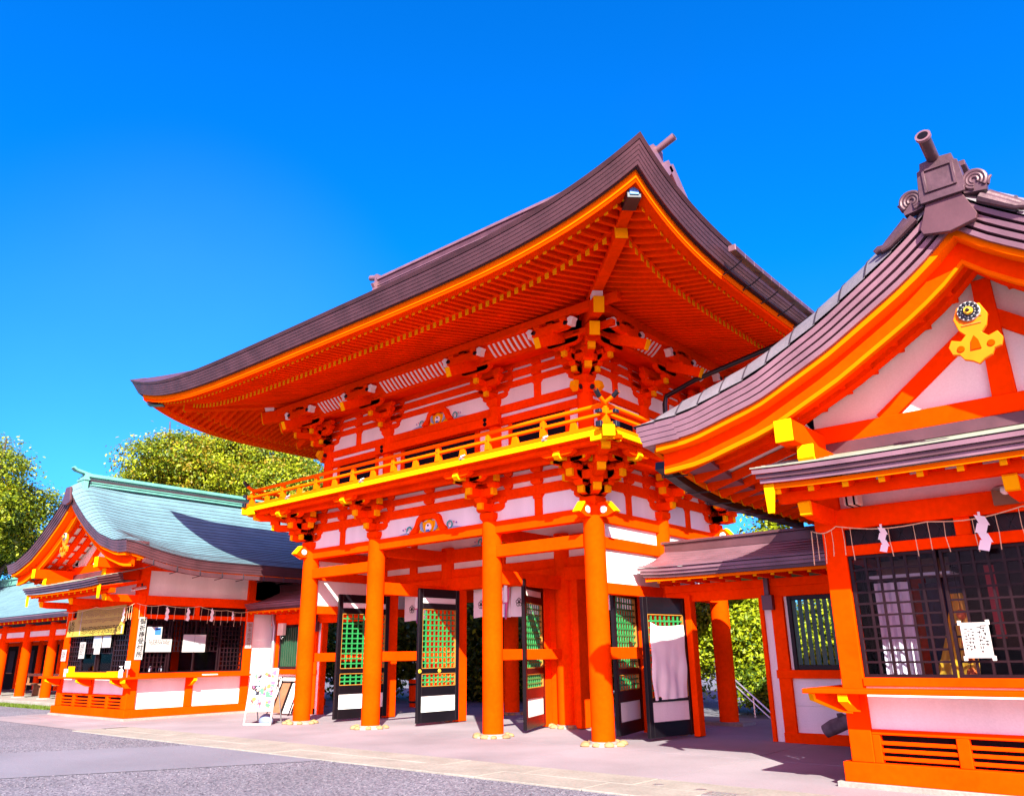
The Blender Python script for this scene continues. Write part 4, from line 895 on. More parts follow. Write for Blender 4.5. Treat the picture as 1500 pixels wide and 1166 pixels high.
    b = MB(); b.prism([(-.26, -.32), (-.24, -.38), (0, -.43), (.24, -.38), (.26, -.32), (.13, .05), (-.13, .05)], P(0, YV - .015, 5.80), U, Z, Y, .06, edgem2 if right else edgem); b.build('apex_plate', rf, .006)
    # bargeboards
    for sg in (-1, 1):
        q = [3.6 * (1 - i / 18) for i in range(19)]
        for nm, za, zb, y0, th, m in (('bargeboard', -.29, -.56, YV + .30, .07, VERM), ('bargeboard_trim', -.25, -.315, YV + .12, .25, ORG)):
            b = MB()
            A = [P(sg * u, y0, zroof(u, YV) + za - .10 * (1 - u / 3.83) ** 2) for u in q]; D = [P(sg * u, y0, zroof(u, YV) + zb - .16 * (1 - u / 3.83) ** 2 - .03 * (u / 3.83)) for u in q]
            vs = []
            for a, d_ in zip(A, D): vs += [a, d_, d_ + Y * th, a + Y * th]
            k = 4; fs = [(i * 4 + j, i * 4 + (j + 1) % 4, i * 4 + 4 + (j + 1) % 4, i * 4 + 4 + j) for i in range(len(q) - 1) for j in range(4)] + [(0, 1, 2, 3), (len(vs) - 4, len(vs) - 1, len(vs) - 2, len(vs) - 3)]
            b.add(vs, fs, m); o = b.build(nm, t)
            if nm == 'bargeboard':
                b = MB(); vs = []
                for d_ in D: vs += [d_ + Z * .04 - Y * .006, d_ - Z * .003 - Y * .006, d_ - Z * .003 + Y * th, d_ + Z * .06 + Y * .005]
                b.add(vs, fs, ORG); b.build('gold_edge', o)
        # verge soffit: white boards with red battens
        b = MB(); so_ = lambda u, y: zroof(u, YV) - .36 - .10 * (1 - u / 3.83) ** 2
        b.grid(lambda u, v: P(sg * (3.55 * (1 - u)), YV + .36 + v * (YF - YV - .36), so_(3.55 * (1 - u), 0) + .02), 18, 1, PLAS, Z * .02); o = b.build('verge_soffit', t)
        b = MB()
        for yy in (YV + .50, YV + .79, YV + 1.08):
            b.grid(lambda u, v: P(sg * (3.55 * (1 - u)), yy - .075 + v * .15, so_(3.55 * (1 - u), 0) - .06), 18, 1, VERM, Z * .078)
        b.build('verge_rafter', o)
        b = MB()
        for i in range(11):
            uu = .28 + i * .32; b.beam(P(sg * uu, YV + .38, so_(uu, 0) - .005), P(sg * uu, YF, so_(uu, 0) - .005), .07, .045, VERM)
        b.build('verge_batten', o)
    # gable pendant with rosette
    hl = [(.10, .32), (.15, .20), (.12, .08), (.07, .02), (.12, -.03), (.20, .0), (.235, -.07), (.21, -.15), (.15, -.165), (.12, -.22), (.05, -.25), (0, -.29)]
    poly = hl + [(-x, z) for x, z in hl[::-1][1:]]
    b = MB(); b.prism(poly, P(0, YV + .10, 4.28), U, Z, Y, .05, GEG); g = b.build('gable_pendant', t, .006)
    b = MB(); b.prism([(-.045, -.14), (.045, -.14), (.03, -.05), (0, .0), (-.03, -.05)], P(0, YV + .068, 4.28), U, Z, Y, .012, VERM)
    for sg in (-1, 1): b.cyl(P(sg * .13, YV + .074, 4.17), P(sg * .13, YV + .064, 4.17), .035, .03, VERM, 12)
    for zc, hw in ((4.47, .10), (4.40, .085)): b.box(cx - hw, cx + hw, YV + .066, YV + .076, zc - .006, zc + .006, TRIM)
    b.build('pendant_cutout', g)
    b = MB(); c = P(0, YV + .06, 4.53)
    b.cyl(c + Y * .032, c - Y * .012, .102, .098, SIGNW, 24)
    for i in range(13):
        a = 2 * math.pi * i / 13; q = c + Vector((math.cos(a), 0, math.sin(a))) * .078; b.ball(q - Y * .01, .0205, DMET, 8, (1, .7, 1)); b.ball(c + (q - c) * .6 - Y * .014, .014, DMET, 6)
    b.cyl(c - Y * .02, c - Y * .05, .045, .035, GOLD, 14); b.cyl(c - Y * .05, c - Y * .075, .022, .01, DMET, 8); b.build('rosette', g, smooth=True)
    # soffit and rafters under the long eaves
    for sg in (-1, 1):
        es = lambda v, y: (3.62 - 1.5 * v, zroof(3.83, y) - .30 + .42 * v)
        b = MB(); b.grid(lambda u, v: P(sg * es(v, 0)[0], YV + .3 + (YE - YV - .5) * u, es(v, YV + .3 + (YE - YV - .5) * u)[1] + .06), 14, 1, PLAS, Z * .02); b.build('eave_soffit', t)
        k = 22
        for i in range(k):
            y = YV + .45 + i * (YE - YV - .7) / (k - 1); A = P(sg * es(0, y)[0], y, es(0, y)[1]); Bq = P(sg * es(1, y)[0], y, es(1, y)[1]); b = MB(); b.beam(A, Bq, .085, .10, VERM); d = (A - Bq).normalized(); b.beam(A, A + d * .012, .087, .102, YEL); b.build('eave_rafter', t)
        b = MB(); b.grid(lambda u, v: P(sg * (3.64 + .06 * v), YV + .25 + (YE - YV - .4) * u, zroof(3.83, YV + .25 + (YE - YV - .4) * u) - .30), 14, 1, ORG, Z * .06); b.build('orange_eave_board', t)
    # ridge
    b = MB(); zr = zroof(0, 0) - .02
    b.box(cx - .15, cx + .15, -2.72, YE, zr, zr + .22, ridgem); b.box(cx - .18, cx + .18, -2.76, YE, zr + .07, zr + .10, ridgem); b.box(cx - .155, cx + .155, -2.73, YE - .01, zr + .10, zr + .17, SEAM); b.box(cx - .21, cx + .21, -2.85, YE, zr + .22, zr + .285, ridgem); b.box(cx - .12, cx + .12, -2.85, YE, zr + .285, zr + .33, ridgem)
    rd = b.build('ridge', rf, .006); orn = ORN if right else ridgem
    b = MB()
    if right:
        yo = -3.10; z0 = 5.79
        b.prism([(-.22, 0), (.22, 0), (.19, .33), (.16, .345), (.15, .42), (.0, .435), (-.15, .42), (-.16, .345), (-.19, .33)], P(0, yo, z0), U, Z, Y, .22, orn)
        for q in ((-.15, -.12, .06, .33), (.12, .15, .06, .33), (-.12, .12, .06, .085), (-.12, .12, .305, .33)): b.box(cx + q[0], cx + q[1], yo - .13, yo - .105, z0 + q[2], z0 + q[3], orn)
        b.box(cx - .205, cx + .205, yo - .14, yo - .1, z0 - .05, z0 + .02, orn)
        for sg in (-1, 1):
            for rr, r0 in ((.105, .022), (.07, .018), (.036, .016)):
                b.tube([P(sg * (.29 + rr * math.cos(a) * (1 - .03 * a)), yo - .082, z0 + .05 + rr * math.sin(a) * (1 - .03 * a)) for a in np.linspace(-.8, 4.6, 18)], r0, orn, 8)
            b.prism([(sg * .18, -.06), (sg * .38, -.09), (sg * .40, .06), (sg * .33, .15), (sg * .18, .12)], P(0, yo - .03, z0), U, Z, Y, .10, orn)
            for q, h in ((.24, .17), (.30, .19), (.36, .16), (.41, .10)): b.tube([P(sg * (q - .03), yo - .03, z0 + h - .11), P(sg * q, yo - .03, z0 + h - .05), P(sg * (q + .03), yo - .03, z0 + h - .03)], .034, orn, 7, lambda w_: 1 - .7 * w_)
            fz = lambda u: fprof(u) + .10
            b.tube([P(sg * u, yo, fz(u) + .03 + (.05 if u > .64 else 0)) for u in (.36, .42, .50, .58, .64, .70, .74)], .075, orn, 10, lambda q: 1.1 - .65 * q)
            b.tube([P(sg * u, yo - .08, fz(u) - .03 + (.03 if u > .60 else 0)) for u in (.30, .40, .50, .58, .66)], .05, orn, 8, lambda q: 1.1 - .6 * q)
    else:
        yo = -2.84; z0 = zr
        b.box(cx - .22, cx + .22, yo - .06, yo + .06, z0 - .12, z0 + .22, orn); b.box(cx - .25, cx + .25, yo - .08, yo + .08, z0 + .12, z0 + .17, orn); b.box(cx - .25, cx + .25, yo - .07, yo + .07, z0 - .16, z0 - .11, orn)
    b.build('ridge_end', rd, .004, smooth=right)
    b = MB()
    if right:
        A = P(.02, -3.0, 6.17); D = P(.02, -3.50, 6.33); b.tube([A, A.lerp(D, .5), D], .062, orn, 14)
        d = (D - A).normalized(); b.cyl(D - d * .02, D + d * .012, .075, .075, COP, 14); b.cyl(D + d * .012, D + d * .014, .052, .052, BLK, 14)
    else: b.beam(P(0, -2.70, zr + .31), P(0, -3.08, zr + .40), .20, .06, orn); b.beam(P(0, -3.08, zr + .40), P(0, -3.16, zr + .46), .20, .055, orn)
    b.build('ridge_tube', rd, smooth=right)
    # gutter on the gate side
    b = MB(); yy = np.linspace(YV + .5, 1.9, 10)
    for i in range(9): b.beam(P(3.78, yy[i], zroof(3.83, yy[i]) - .34), P(3.78, yy[i + 1], zroof(3.83, yy[i + 1]) - .34), .13, .10, DMET if right else COPD)
    gt = b.build('gutter', t)
    for i in range(7):
        y = YV + .7 + i * .6; b = MB(); b.tube([P(3.85, y, zroof(3.83, y) - .26), P(3.87, y, zroof(3.83, y) - .40), P(3.5, y, zroof(3.83, y) - .42)], .010, DMET, 6); b.build('gutter_bracket', gt)
    return t, P, U
offR, PR, UR = office(6.67, -1, 'near right shrine office with brown copper gable roof and large lattice windows', ROOFG, COP, COPD, COPD, True)
offL, PL, UL_ = office(-14.83, 1, 'left shrine office with pale blue green copper roof and a yellow board on its front', SLAT, COPD, COPD, VERD, False)
# ------------------------------------------------------------------ low corridors joining gate and offices
def corridor(q, label):
    mx = lambda x: GX + q * (x - GX)
    t = thing('corridor', label, 'corridor', (mx(2.3), 1.95, 0), 'roofed corridors beside the gate')
    def bx(name, boxes, m, bev=.006, parent=None):
        b = MB()
        for x0, x1, y0, y1, z0, z1 in boxes: b.box(mx(x0), mx(x1), y0, y1, z0, z1, m)
        return b.build(name, parent or t, bev)
    x0, x1 = .14, 4.42; y0, yr = 1.02, 2.24
    wz = lambda v: 2.83 + .42 * (.35 * v + .65 * v * v)
    b = MB(); n = 9
    for sg in (-1, 1):
        for k in range(n):
            a, c = k / n, (k + 1) / n + .005
            b.grid(lambda u, v: (mx(x0 - .0 + (x1 - x0) * u), yr + sg * (yr - y0) * (1 - (a + (c - a) * v)), wz(a + (c - a) * v) + .010 * (1 - v) + .03 * max(0, 1 - u * 8) * (1 - v * 0)), 10, 1, COP, Z * -.016)
    rf = b.build('roof', t)
    for k in range(3):
        b = MB(); e = .10 - k * .035; zo = -.18 + k * .055
        for sg in (-1, 1): b.grid(lambda u, v: (mx(x0 + e + (x1 - x0 - e) * u), yr + sg * (yr - y0 - e - .5 * v), wz(0) + zo + .06 * v + .03 * max(0, 1 - u * 8)), 10, 1, COPD if k == 0 else COP, Z * .052)
        b.build('roof_edge_layer', rf)
    bx('ridge', [(x0 - .02, x1, yr - .12, yr + .12, 3.20, 3.36), (x0 - .05, x1, yr - .16, yr + .16, 3.36, 3.41)], COPD, parent=rf)
    bx('orange_eave_board', [(x0 + .12, x1, y0 + .14, y0 + .17, 2.60, 2.65)], ORG)
    bx('eave_soffit', [(x0 + .1, x1, y0 + .16, 2.24, 2.655, 2.67)], VERM, 0)
    i = 0; x = x0 + .35
    while x < x1:
        b = MB(); b.box(mx(x - .03), mx(x + .03), y0 + .22, 1.95, 2.575, 2.65, VERM); b.box(mx(x - .031), mx(x + .031), y0 + .21, y0 + .22, 2.574, 2.651, YEL); b.build('eave_rafter', t); x += .30
    bx('wall_plate', [(.21, x1, 1.90, 2.08, 2.44, 2.575)], VERM); bx('lintel', [(.21, x1, 1.93, 2.06, 2.27, 2.44)], VERM)
    bx('door_post', [(2.0, 2.07, 1.92, 2.10, .0, 2.27)], VERM); bx('jamb_panel', [(2.07, 2.22, 1.97, 2.03, .0, 2.27)], PLAS, 0)
    bx('post', [(2.22, 2.43, 1.90, 2.10, .0, 2.27)], VERM); bx('post', [(4.0, 4.18, 1.90, 2.10, .0, 2.27)], VERM)
    bx('waist_rail', [(2.20, x1, 1.88, 2.05, .975, 1.105)], VERM); bx('base_beam', [(2.22, x1, 1.87, 2.08, .0, .155)], VERM)
    bx('dado_panel', [(2.43, 4.0, 1.96, 2.02, .155, .555)], PLAS, 0); bx('dado_panel', [(2.43, 4.0, 1.962, 2.018, .559, .975)], PLAS, 0)
    [bx('wall_panel', [q], PLAS, 0) for q in ((2.43, 2.50, 1.97, 2.03, 1.105, 2.27), (3.92, 4.0, 1.97, 2.03, 1.105, 2.27), (4.18, x1, 1.97, 2.03, .155, 2.27))]
    w0, w1 = 2.50, 3.92
    fr = bx('window', [(w0, w0 + .07, 1.90, 1.98, 1.105, 2.27), (w1 - .07, w1, 1.90, 1.98, 1.105, 2.27), (w0 + .07, w1 - .07, 1.90, 1.98, 1.105, 1.18), (w0 + .07, w1 - .07, 1.90, 1.98, 2.20, 2.27)], DKB)
    b = MB(); k = 13
    for i in range(k): xx = w0 + .10 + i * (w1 - w0 - .20) / (k - 1); b.box(mx(xx - .028), mx(xx + .028), 1.925, 1.965, 1.18, 2.20, DGRN)
    b.build('window_bar', fr)
    b = MB(); b.box(mx(2.12), mx(2.30), 1.78, 1.895, 2.06, 2.30, COPD); b.box(mx(2.17), mx(2.25), 1.80, 1.87, 2.30, 2.6, COPD); b.build('rain_hopper', t, .004)
    return t, bx, mx
corR, bxR, mxR = corridor(1, 'low corridor with copper roof between the gate and the near right office')
corL, bxL, mxL = corridor(-1, 'low corridor with dark roof between the gate and the left office')
bxL('rear_panel', [(2.45, 3.95, 2.30, 2.34, .2, 2.27)], DARK, 0)
b = MB(); x = mxL(4.12); b.tube([(x - .12, 1.84, 2.62), (x - .1, 1.84, 2.45), (x, 1.84, 2.25), (x, 1.84, .05)], .06, GREY, 10); b.build('downpipe', corL, smooth=True)
b = MB(); x = mxL(3.72); b.box(x - .13, x + .13, 1.76, 1.87, 2.0, 2.32, PLST); b.tube([(x, 1.8, 2.0), (x, 1.8, 1.93), (x + .06, 1.8, 1.9), (x + .1, 1.8, 1.95)], .015, GREY, 8); b.build('meter_box', corL, .01)
# ------------------------------------------------------------------ straw ropes with paper streamers
def shide(t_loc, ux, label, sc=1.0):
    b = MB(); o = Vector(t_loc); ux = Vector(ux); n = ux.cross(Z); w_ = .085 * sc; h = .095 * sc
    b.hexa([o + ux * a + Z * z + n * e for e in (0, .003) for a, z in ((-.012, 0), (.012, 0), (.012, -.05), (-.012, -.05))], PAPER)
    x = 0; z = -.04
    for k in range(4):
        dx = (.030 if k % 2 == 0 else -.030) * sc; a = [(x - w_ / 2, z + .012 * sc), (x + w_ / 2, z - .012 * sc), (x + dx + w_ / 2, z - h), (x + dx - w_ / 2, z - h + .024 * sc)]
        e = .010 * (k % 2); b.prism(a, o + n * e, ux, Z, n, .003, PAPER); z -= h * .8; x += dx * .55
    return tag(b.build('paper_streamer'), label, 'paper streamer', 'zigzag paper streamers on the straw ropes')
def rope(pts, label, tassels, ux, seed):
    t = thing('straw_rope', label, 'rope', pts[0], 'straw ropes on the offices'); R = random.Random(seed); b = MB()
    q = []
    for i in range(len(pts) - 1):
        A = Vector(pts[i]); D = Vector(pts[i + 1])
        for k in range(8): v = k / 8; q.append(A.lerp(D, v) - Z * .05 * math.sin(math.pi * v))
    q.append(Vector(pts[-1])); b.tube(q, .0065, ROPE, 6); b.build('rope_strand', t)
    for v in tassels:
        i = v * (len(q) - 1); p = q[int(i)].lerp(q[min(int(i) + 1, len(q) - 1)], i % 1); l = R.uniform(.30, .38)
        b = MB(); b.tube([p, p - Z * l * .5 + Vector(ux) * R.uniform(-.008, .008), p - Z * l + Vector(ux) * R.uniform(-.015, .02)], .0045, ROPE, 5, lambda s_: .7 + .5 * s_); b.build('straw_tassel', t)
    return q
yR = YF - .08
rope([(4.44, -1.95, 2.35), (4.46, yR, 2.74), (4.75, yR, 2.765), (5.72, yR, 2.71), (6.62, yR, 2.765), (7.7, yR, 2.71), (8.8, yR, 2.76)], 'thin straw rope strung across the front of the near right office', [.20, .25, .30, .345, .36, .43, .475, .50, .53, .58, .62, .66, .70, .74, .78, .83, .88], X, 3)
shide((5.245, yR - .012, 2.735), X, 'white zigzag paper streamer at the left on the near right office rope', .85); shide((6.225, yR - .012, 2.755), X, 'large white zigzag paper streamer above the taped notice on the near right office', 1.15)
xL = -14.83 + HW + .06
rope([(xL, YF - .06, 2.76), (xL, -1.25, 2.74), (xL, -.25, 2.74), (xL, .55, 2.66), (xL, 1.3, 2.66)], 'thin straw rope along the gate side of the left office', [.03, .08, .14, .2, .27, .33, .4, .46, .52, .58, .64, .70, .76, .83, .9, .96], Y, 5)
rope([(xL - .05, YF - .09, 2.76), (-13.4, yR - .06, 2.70), (-14.8, yR - .06, 2.76), (-16.9, yR - .06, 2.70)], 'thin straw rope across the front of the left office', [.05, .1, .15, .2, .9, .95], X, 6)
for i, (y, lb) in enumerate(((-1.15, 'white zigzag paper streamer nearest the corner sign of the left office'), (-.58, 'white zigzag paper streamer in the middle of the left office side'), (.10, 'white zigzag paper streamer beyond the middle of the left office side'))): shide((xL + .012, y, 2.70), Y, lb, .95)
shide((xL + .012, .72, 2.64), Y, 'twisted white paper streamer at the far end of the left office side', .6); shide((-13.1, yR - .075, 2.66), X, 'white paper streamer beside the yellow board of the left office', .9)
# ------------------------------------------------------------------ signs and notices
def sign(name, label, o, ux, w_, h, m, cat='sign', group=None, th=.015, lean=0.0):
    """flat board, o is its top left corner, ux points to its right"""
    o = Vector(o); ux = Vector(ux).normalized(); n = ux.cross(Z); c = o + ux * w_ / 2 - Z * h / 2
    t = thing(name, label, cat, tuple(c), group); b = MB(); b.hexa([o - Z * h, o + ux * w_ - Z * h, o + ux * w_, o, o - Z * h + n * th, o + ux * w_ - Z * h + n * th, o + ux * w_ + n * th, o + n * th], m); b.build('board', t); return t, n
xs_ = -14.83 + HW + .005
t, n = sign('sign_board', 'white upright sign with black lettering on the corner post of the left office', (xs_, -1.815, 2.43), Y, .185, 1.02, SIGNW, th=.02)
text_mesh('御\n祈\n祷\n受\n付\n所', .155, (xs_ + .022, -1.72, 1.92), Y, Z, INK, 'lettering', t, 1.02)
t, n = sign('sign_board', 'white upright sign with faded lettering on the far post of the left office', (xs_, 1.22, 2.37), Y, .19, .70, SIGNW, th=.02)
text_mesh('御\n朱\n印\n受\n付', .125, (xs_ + .022, 1.315, 2.02), Y, Z, BENCH, 'lettering', t, 1.02)
xp = -14.83 + HW - .02
t, n = sign('poster', 'white poster with blue picture in the left office side window', (xp, -1.57, 2.2), Y, .39, .36, SIGNW, 'poster'); b = MB(); b.box(xp + .016, xp + .018, -1.37, -1.21, 2.0, 2.18, BLUE); b.box(xp + .016, xp + .018, -1.53, -1.42, 2.06, 2.14, LBLUE); b.box(xp + .019, xp + .021, -1.34, -1.24, 2.13, 2.16, INK); b.build('picture', t)
t, n = sign('notice', 'wide white notice under the blue poster on the left office', (xp, -1.555, 1.90), Y, .66, .31, SIGNW, 'notice', th=.022); b = MB(); strokes(b, (xp + .0225, -1.50, 1.88), Y, Z, X, 12, .55, .12, INK, .012, 4); b.build('lettering', t)
t, n = sign('notice', 'plain white notice in two sheets at the middle of the left office side window', (xp, -.585, 2.02), Y, .63, .44, SIGNW, 'notice'); b = MB()
for i in range(9): b.box(xp + .0155, xp + .017, -.55, .0, 1.95 - i * .04, 1.957 - i * .04, LBLUE)
b.box(xp + .0155, xp + .018, -.272, -.268, 1.58, 2.02, INK); b.build('ruled_lines', t)
yp = YF - .015
t = thing('name_board', 'large yellow board of small black lettering across the front of the left office', 'board', (-14.8, YF - .12, 2.4)); b = MB()
b.prism([(-16.55, 2.03), (-13.14, 2.035), (-13.13, 2.75), (-16.05, 2.735), (-16.05, 2.50), (-16.5, 2.46)], (0, YF - .10, 0), X, Z, Y, .03, YBRD); b.build('board', t)
b = MB(); strokes(b, (-15.9, YF - .117, 2.70), X, Z, -Y, 48, 2.7, .20, BENCH, .013, 8); strokes(b, (-15.9, YF - .117, 2.46), X, Z, -Y, 48, 2.7, .10, BENCH, .011, 9); strokes(b, (-15.6, YF - .117, 2.27), X, Z, -Y, 40, 2.4, .21, INK, .016, 10); strokes(b, (-16.45, YF - .117, 2.44), X, Z, -Y, 4, .35, .36, INK, .022, 11); b.build('lettering', t)
b = MB(); b.box(-13.22, -13.15, YF - .118, YF - .116, 2.05, 2.24, SIGNW); b.box(-15.72, -15.69, YF - .118, YF - .116, 2.06, 2.70, SIGNW); b.build('paper_strip', t)
for i, (x, zt, w_, h, lb) in enumerate(((-14.93, 2.02, .47, .30, 'blue and white notice hanging left of centre under the yellow board'), (-14.38, 2.02, .46, .30, 'blue and white notice hanging right of centre under the yellow board'), (-14.83, 1.72, .33, .16, 'small white slip hanging below the left blue notice'), (-15.75, 1.88, .33, .42, 'narrow white notice left of the hanging notices on the left office'), (-16.93, 1.70, .28, .30, 'white card on the far left post of the left office'))):
    t, n = sign('notice', lb, (x, YF - (.02 if i != 4 else .005), zt), X, w_, h, SIGNW, 'notice'); b = MB()
    if i < 2: b.box(x + .03, x + w_ - .03, YF - .0375, YF - .036, zt - .17, zt - .03, LBLUE)
    strokes(b, (x + .03, YF - (.037 if i != 4 else .022), zt - (.18 if i < 2 else .03)), X, Z, -Y, 6, w_ - .06, h - (.2 if i < 2 else .06), INK if i > 2 else BLUE, .012, 20 + i); b.build('lettering', t)
t, n = sign('notice', 'handwritten white notice taped to the lattice of the near right office', (5.835, YF + .03, 1.655), X, .262, .35, SIGNW, 'notice', th=.006)
b = MB(); yq = YF + .03 - .0065; strokes(b, (5.86, yq, 1.60), X, Z, -Y, 3, .09, .26, INK, .006, 31); strokes(b, (5.985, yq, 1.63), X, Z, -Y, 2, .085, .30, INK, .007, 33); b.build('lettering', t)
b = MB()
for x, z in ((5.83, 1.65), (6.09, 1.65), (5.835, 1.30), (6.095, 1.30)): b.box(x - .015, x + .02, yq - .002, yq + .0, z - .02, z + .025, PLAS)
b.build('tape', t)
# ------------------------------------------------------------------ things on the counters and in the right office
t = thing('offering_tray', 'long low wooden tray on the left office counter', 'tray', (-14.4, -2.15, 1.005)); b = MB(); b.box(-15.5, -13.35, -2.27, -2.05, 1.005, 1.02, YEL); b.build('tray_base', t)
b = MB()
for q in ((-15.5, -13.35, -2.28, -2.26), (-15.5, -13.35, -2.05, -2.03), (-15.51, -15.49, -2.26, -2.05), (-13.36, -13.34, -2.26, -2.05)): b.box(*q, 1.005, 1.11, YEL)
b.build('tray_side', t)
t = thing('wooden_box', 'small ochre wooden box between the tray and the white bottle', 'box', (-12.95, -2.15, 1.005)); b = MB(); b.box(-13.12, -12.75, -2.25, -2.05, 1.005, 1.12, YEL); b.build('box_body', t, .004); b = MB(); b.box(-13.14, -12.73, -2.26, -2.04, 1.12, 1.14, YEL); b.build('box_lid', t, .003)
t = thing('pump_bottle', 'white pump bottle at the corner of the left office counter', 'bottle', (-12.48, -2.2, 1.005)); b = MB(); b.cyl((-12.48, -2.2, 1.005), (-12.48, -2.2, 1.17), .05, .05, PAPER, 16); b.cyl((-12.48, -2.2, 1.17), (-12.48, -2.2, 1.2), .05, .02, PAPER, 16); b.build('bottle_body', t, smooth=True)
b = MB(); b.cyl((-12.48, -2.2, 1.2), (-12.48, -2.2, 1.25), .012, .012, PAPER, 8); b.beam((-12.54, -2.22, 1.255), (-12.46, -2.2, 1.26), .025, .015, PAPER); b.build('pump_head', t)
t = thing('card_stand', 'white card on a stand behind the pump bottle', 'card stand', (-12.5, -2.02, 1.005)); b = MB(); b.box(-12.55, -12.53, -2.03, -2.01, 1.005, 1.2, GREY); b.build('stand', t); b = MB(); b.box(-12.66, -12.40, -2.045, -2.035, 1.2, 1.38, PAPER); b.build('card', t, .003)
t = thing('leaflet_holder', 'yellow and white leaflet holder at the far left of the left office counter', 'holder', (-15.75, -2.1, 1.005)); b = MB(); b.box(-15.72, -15.55, -2.15, -2.05, 1.005, 1.26, YEL); b.build('holder_back', t); b = MB(); b.box(-15.90, -15.75, -2.18, -2.08, 1.005, 1.2, PAPER); b.box(-15.895, -15.86, -2.185, -2.18, 1.02, 1.16, TEAL); b.build('leaflets', t)
t = thing('paper_stack', 'stack of white papers on the side counter of the left office', 'papers', (-12.55, .18, 1.005)); b = MB(); b.box(-12.68, -12.45, .02, .34, 1.005, 1.025, PAPER); b.build('sheets', t); b = MB(); b.box(-12.62, -12.5, .25, .33, 1.025, 1.03, YEL); b.build('yellow_slip', t)
for i, (y, lb) in enumerate(((-1.25, 'little white fox figure behind the side window nearest the corner'), (-.98, 'little cream fox figure behind the side window'))):
    t = thing('small_figure', lb, 'figurine', (-13.0, y, 1.08)); b = MB(); b.cyl((-12.98, y, .85), (-12.98, y, 1.11), .07, .06, YEL, 10); b.build('stand', t); b = MB(); b.ball((-12.98, y, 1.16), .05, PAPER, 8, (1, 1, 1.2)); b.ball((-12.97, y, 1.22), .03, PAPER, 8); b.build('body', t, smooth=True)
b = MB(); b.grid(lambda u, v: (4.86 + u * .38, -1.25 + .03 * math.sin(u * 22), 2.15 - 1.28 * v), 24, 2, CLOTH, Y * .004); tag(b.build('window_curtain', smooth=True), 'pleated white curtain behind the left window of the near right office', 'curtain')
b = MB(); b.grid(lambda u, v: (5.62 + .05 * math.sin(v * 3) - .42 * v * (1 - u) + .12 * u, -1.05 + .02 * math.sin(u * 14), 2.0 - 1.14 * v), 12, 8, GOLD, Y * .004); tag(b.build('gold_drape', smooth=True), 'gold drape hanging behind the left window of the near right office', 'drape')
b = MB(); b.grid(lambda u, v: (5.25 + u * .45, -.85 + .02 * math.sin(u * 16), 2.15 - 1.28 * v), 12, 2, mat('navy_cloth', (.012, .014, .04), .8), Y * .004); tag(b.build('navy_drape', smooth=True), 'dark navy drape beside the white curtain in the near right office', 'drape')
t = thing('lantern_string', 'string of small orange lanterns inside the near right office window', 'lanterns', (5.79, -1.5, 1.1)); b = MB(); b.tube([(5.79, -1.5, 2.3), (5.79, -1.5, .9)], .004, INK, 5); b.build('cord', t)
for k in range(6): b = MB(); b.ball((5.79, -1.5, 1.75 - k * .15), .05, mat('orange_lantern', (.75, .13, .02), .6), 12, (1, 1, 1.15)); b.build('lantern', t, smooth=True)
b = MB(); b.grid(lambda u, v: (5.98 + u * .10, -.9, 2.3 - .8 * v), 2, 2, REDC, Y * .004); tag(b.build('red_hanging'), 'red cloth strip hanging inside behind the taped notice', 'cloth')
t = thing('ceiling_shelf', 'wooden altar shelf with white edging inside the near right office', 'shelf', (5.3, -1.1, 2.2)); b = MB(); b.box(4.85, 5.72, -1.35, -.9, 2.2, 2.23, WPNT); b.build('shelf_board', t); b = MB(); b.box(4.9, 5.65, -1.0, -.95, 2.23, 2.42, BENCH); b.build('shelf_back', t)
t = thing('loudspeaker', 'cream loudspeaker with black bands tucked under the pent roof of the near right office', 'loudspeaker', (4.99, -1.97, 3.04)); b = MB(); b.box(4.92, 5.08, -2.12, -1.93, 2.97, 3.10, PLST); b.build('case', t, .01); b = MB()
for x in (4.96, 5.04): b.box(x - .01, x + .01, -2.126, -1.925, 2.965, 3.105, INK)
b.build('strap', t)
t = thing('dome_lamp', 'small dome lamp under the pent roof bracket of the near right office', 'lamp', (6.52, -2.1, 2.93)); b = MB(); b.box(6.38, 6.66, -2.0, -1.94, 2.80, 2.96, BENCH); b.build('mount', t); b = MB(); b.cyl((6.52, -2.08, 2.95), (6.52, -2.08, 2.97), .12, .10, GREY, 16); b.ball((6.52, -2.08, 2.93), .05, WPNT, 10); b.build('lamp_head', t, smooth=True)
t = thing('security_camera', 'white security camera under the eave of the left office', 'camera', (-12.6, -1.95, 3.1)); b = MB(); b.cyl((-12.6, -1.8, 3.16), (-12.62, -2.15, 3.08), .045, .045, STEEL, 12); b.build('camera_body', t, smooth=True); b = MB(); b.beam((-12.6, -1.9, 3.25), (-12.6, -1.9, 3.14), .03, .03, DMET); b.build('mount', t)
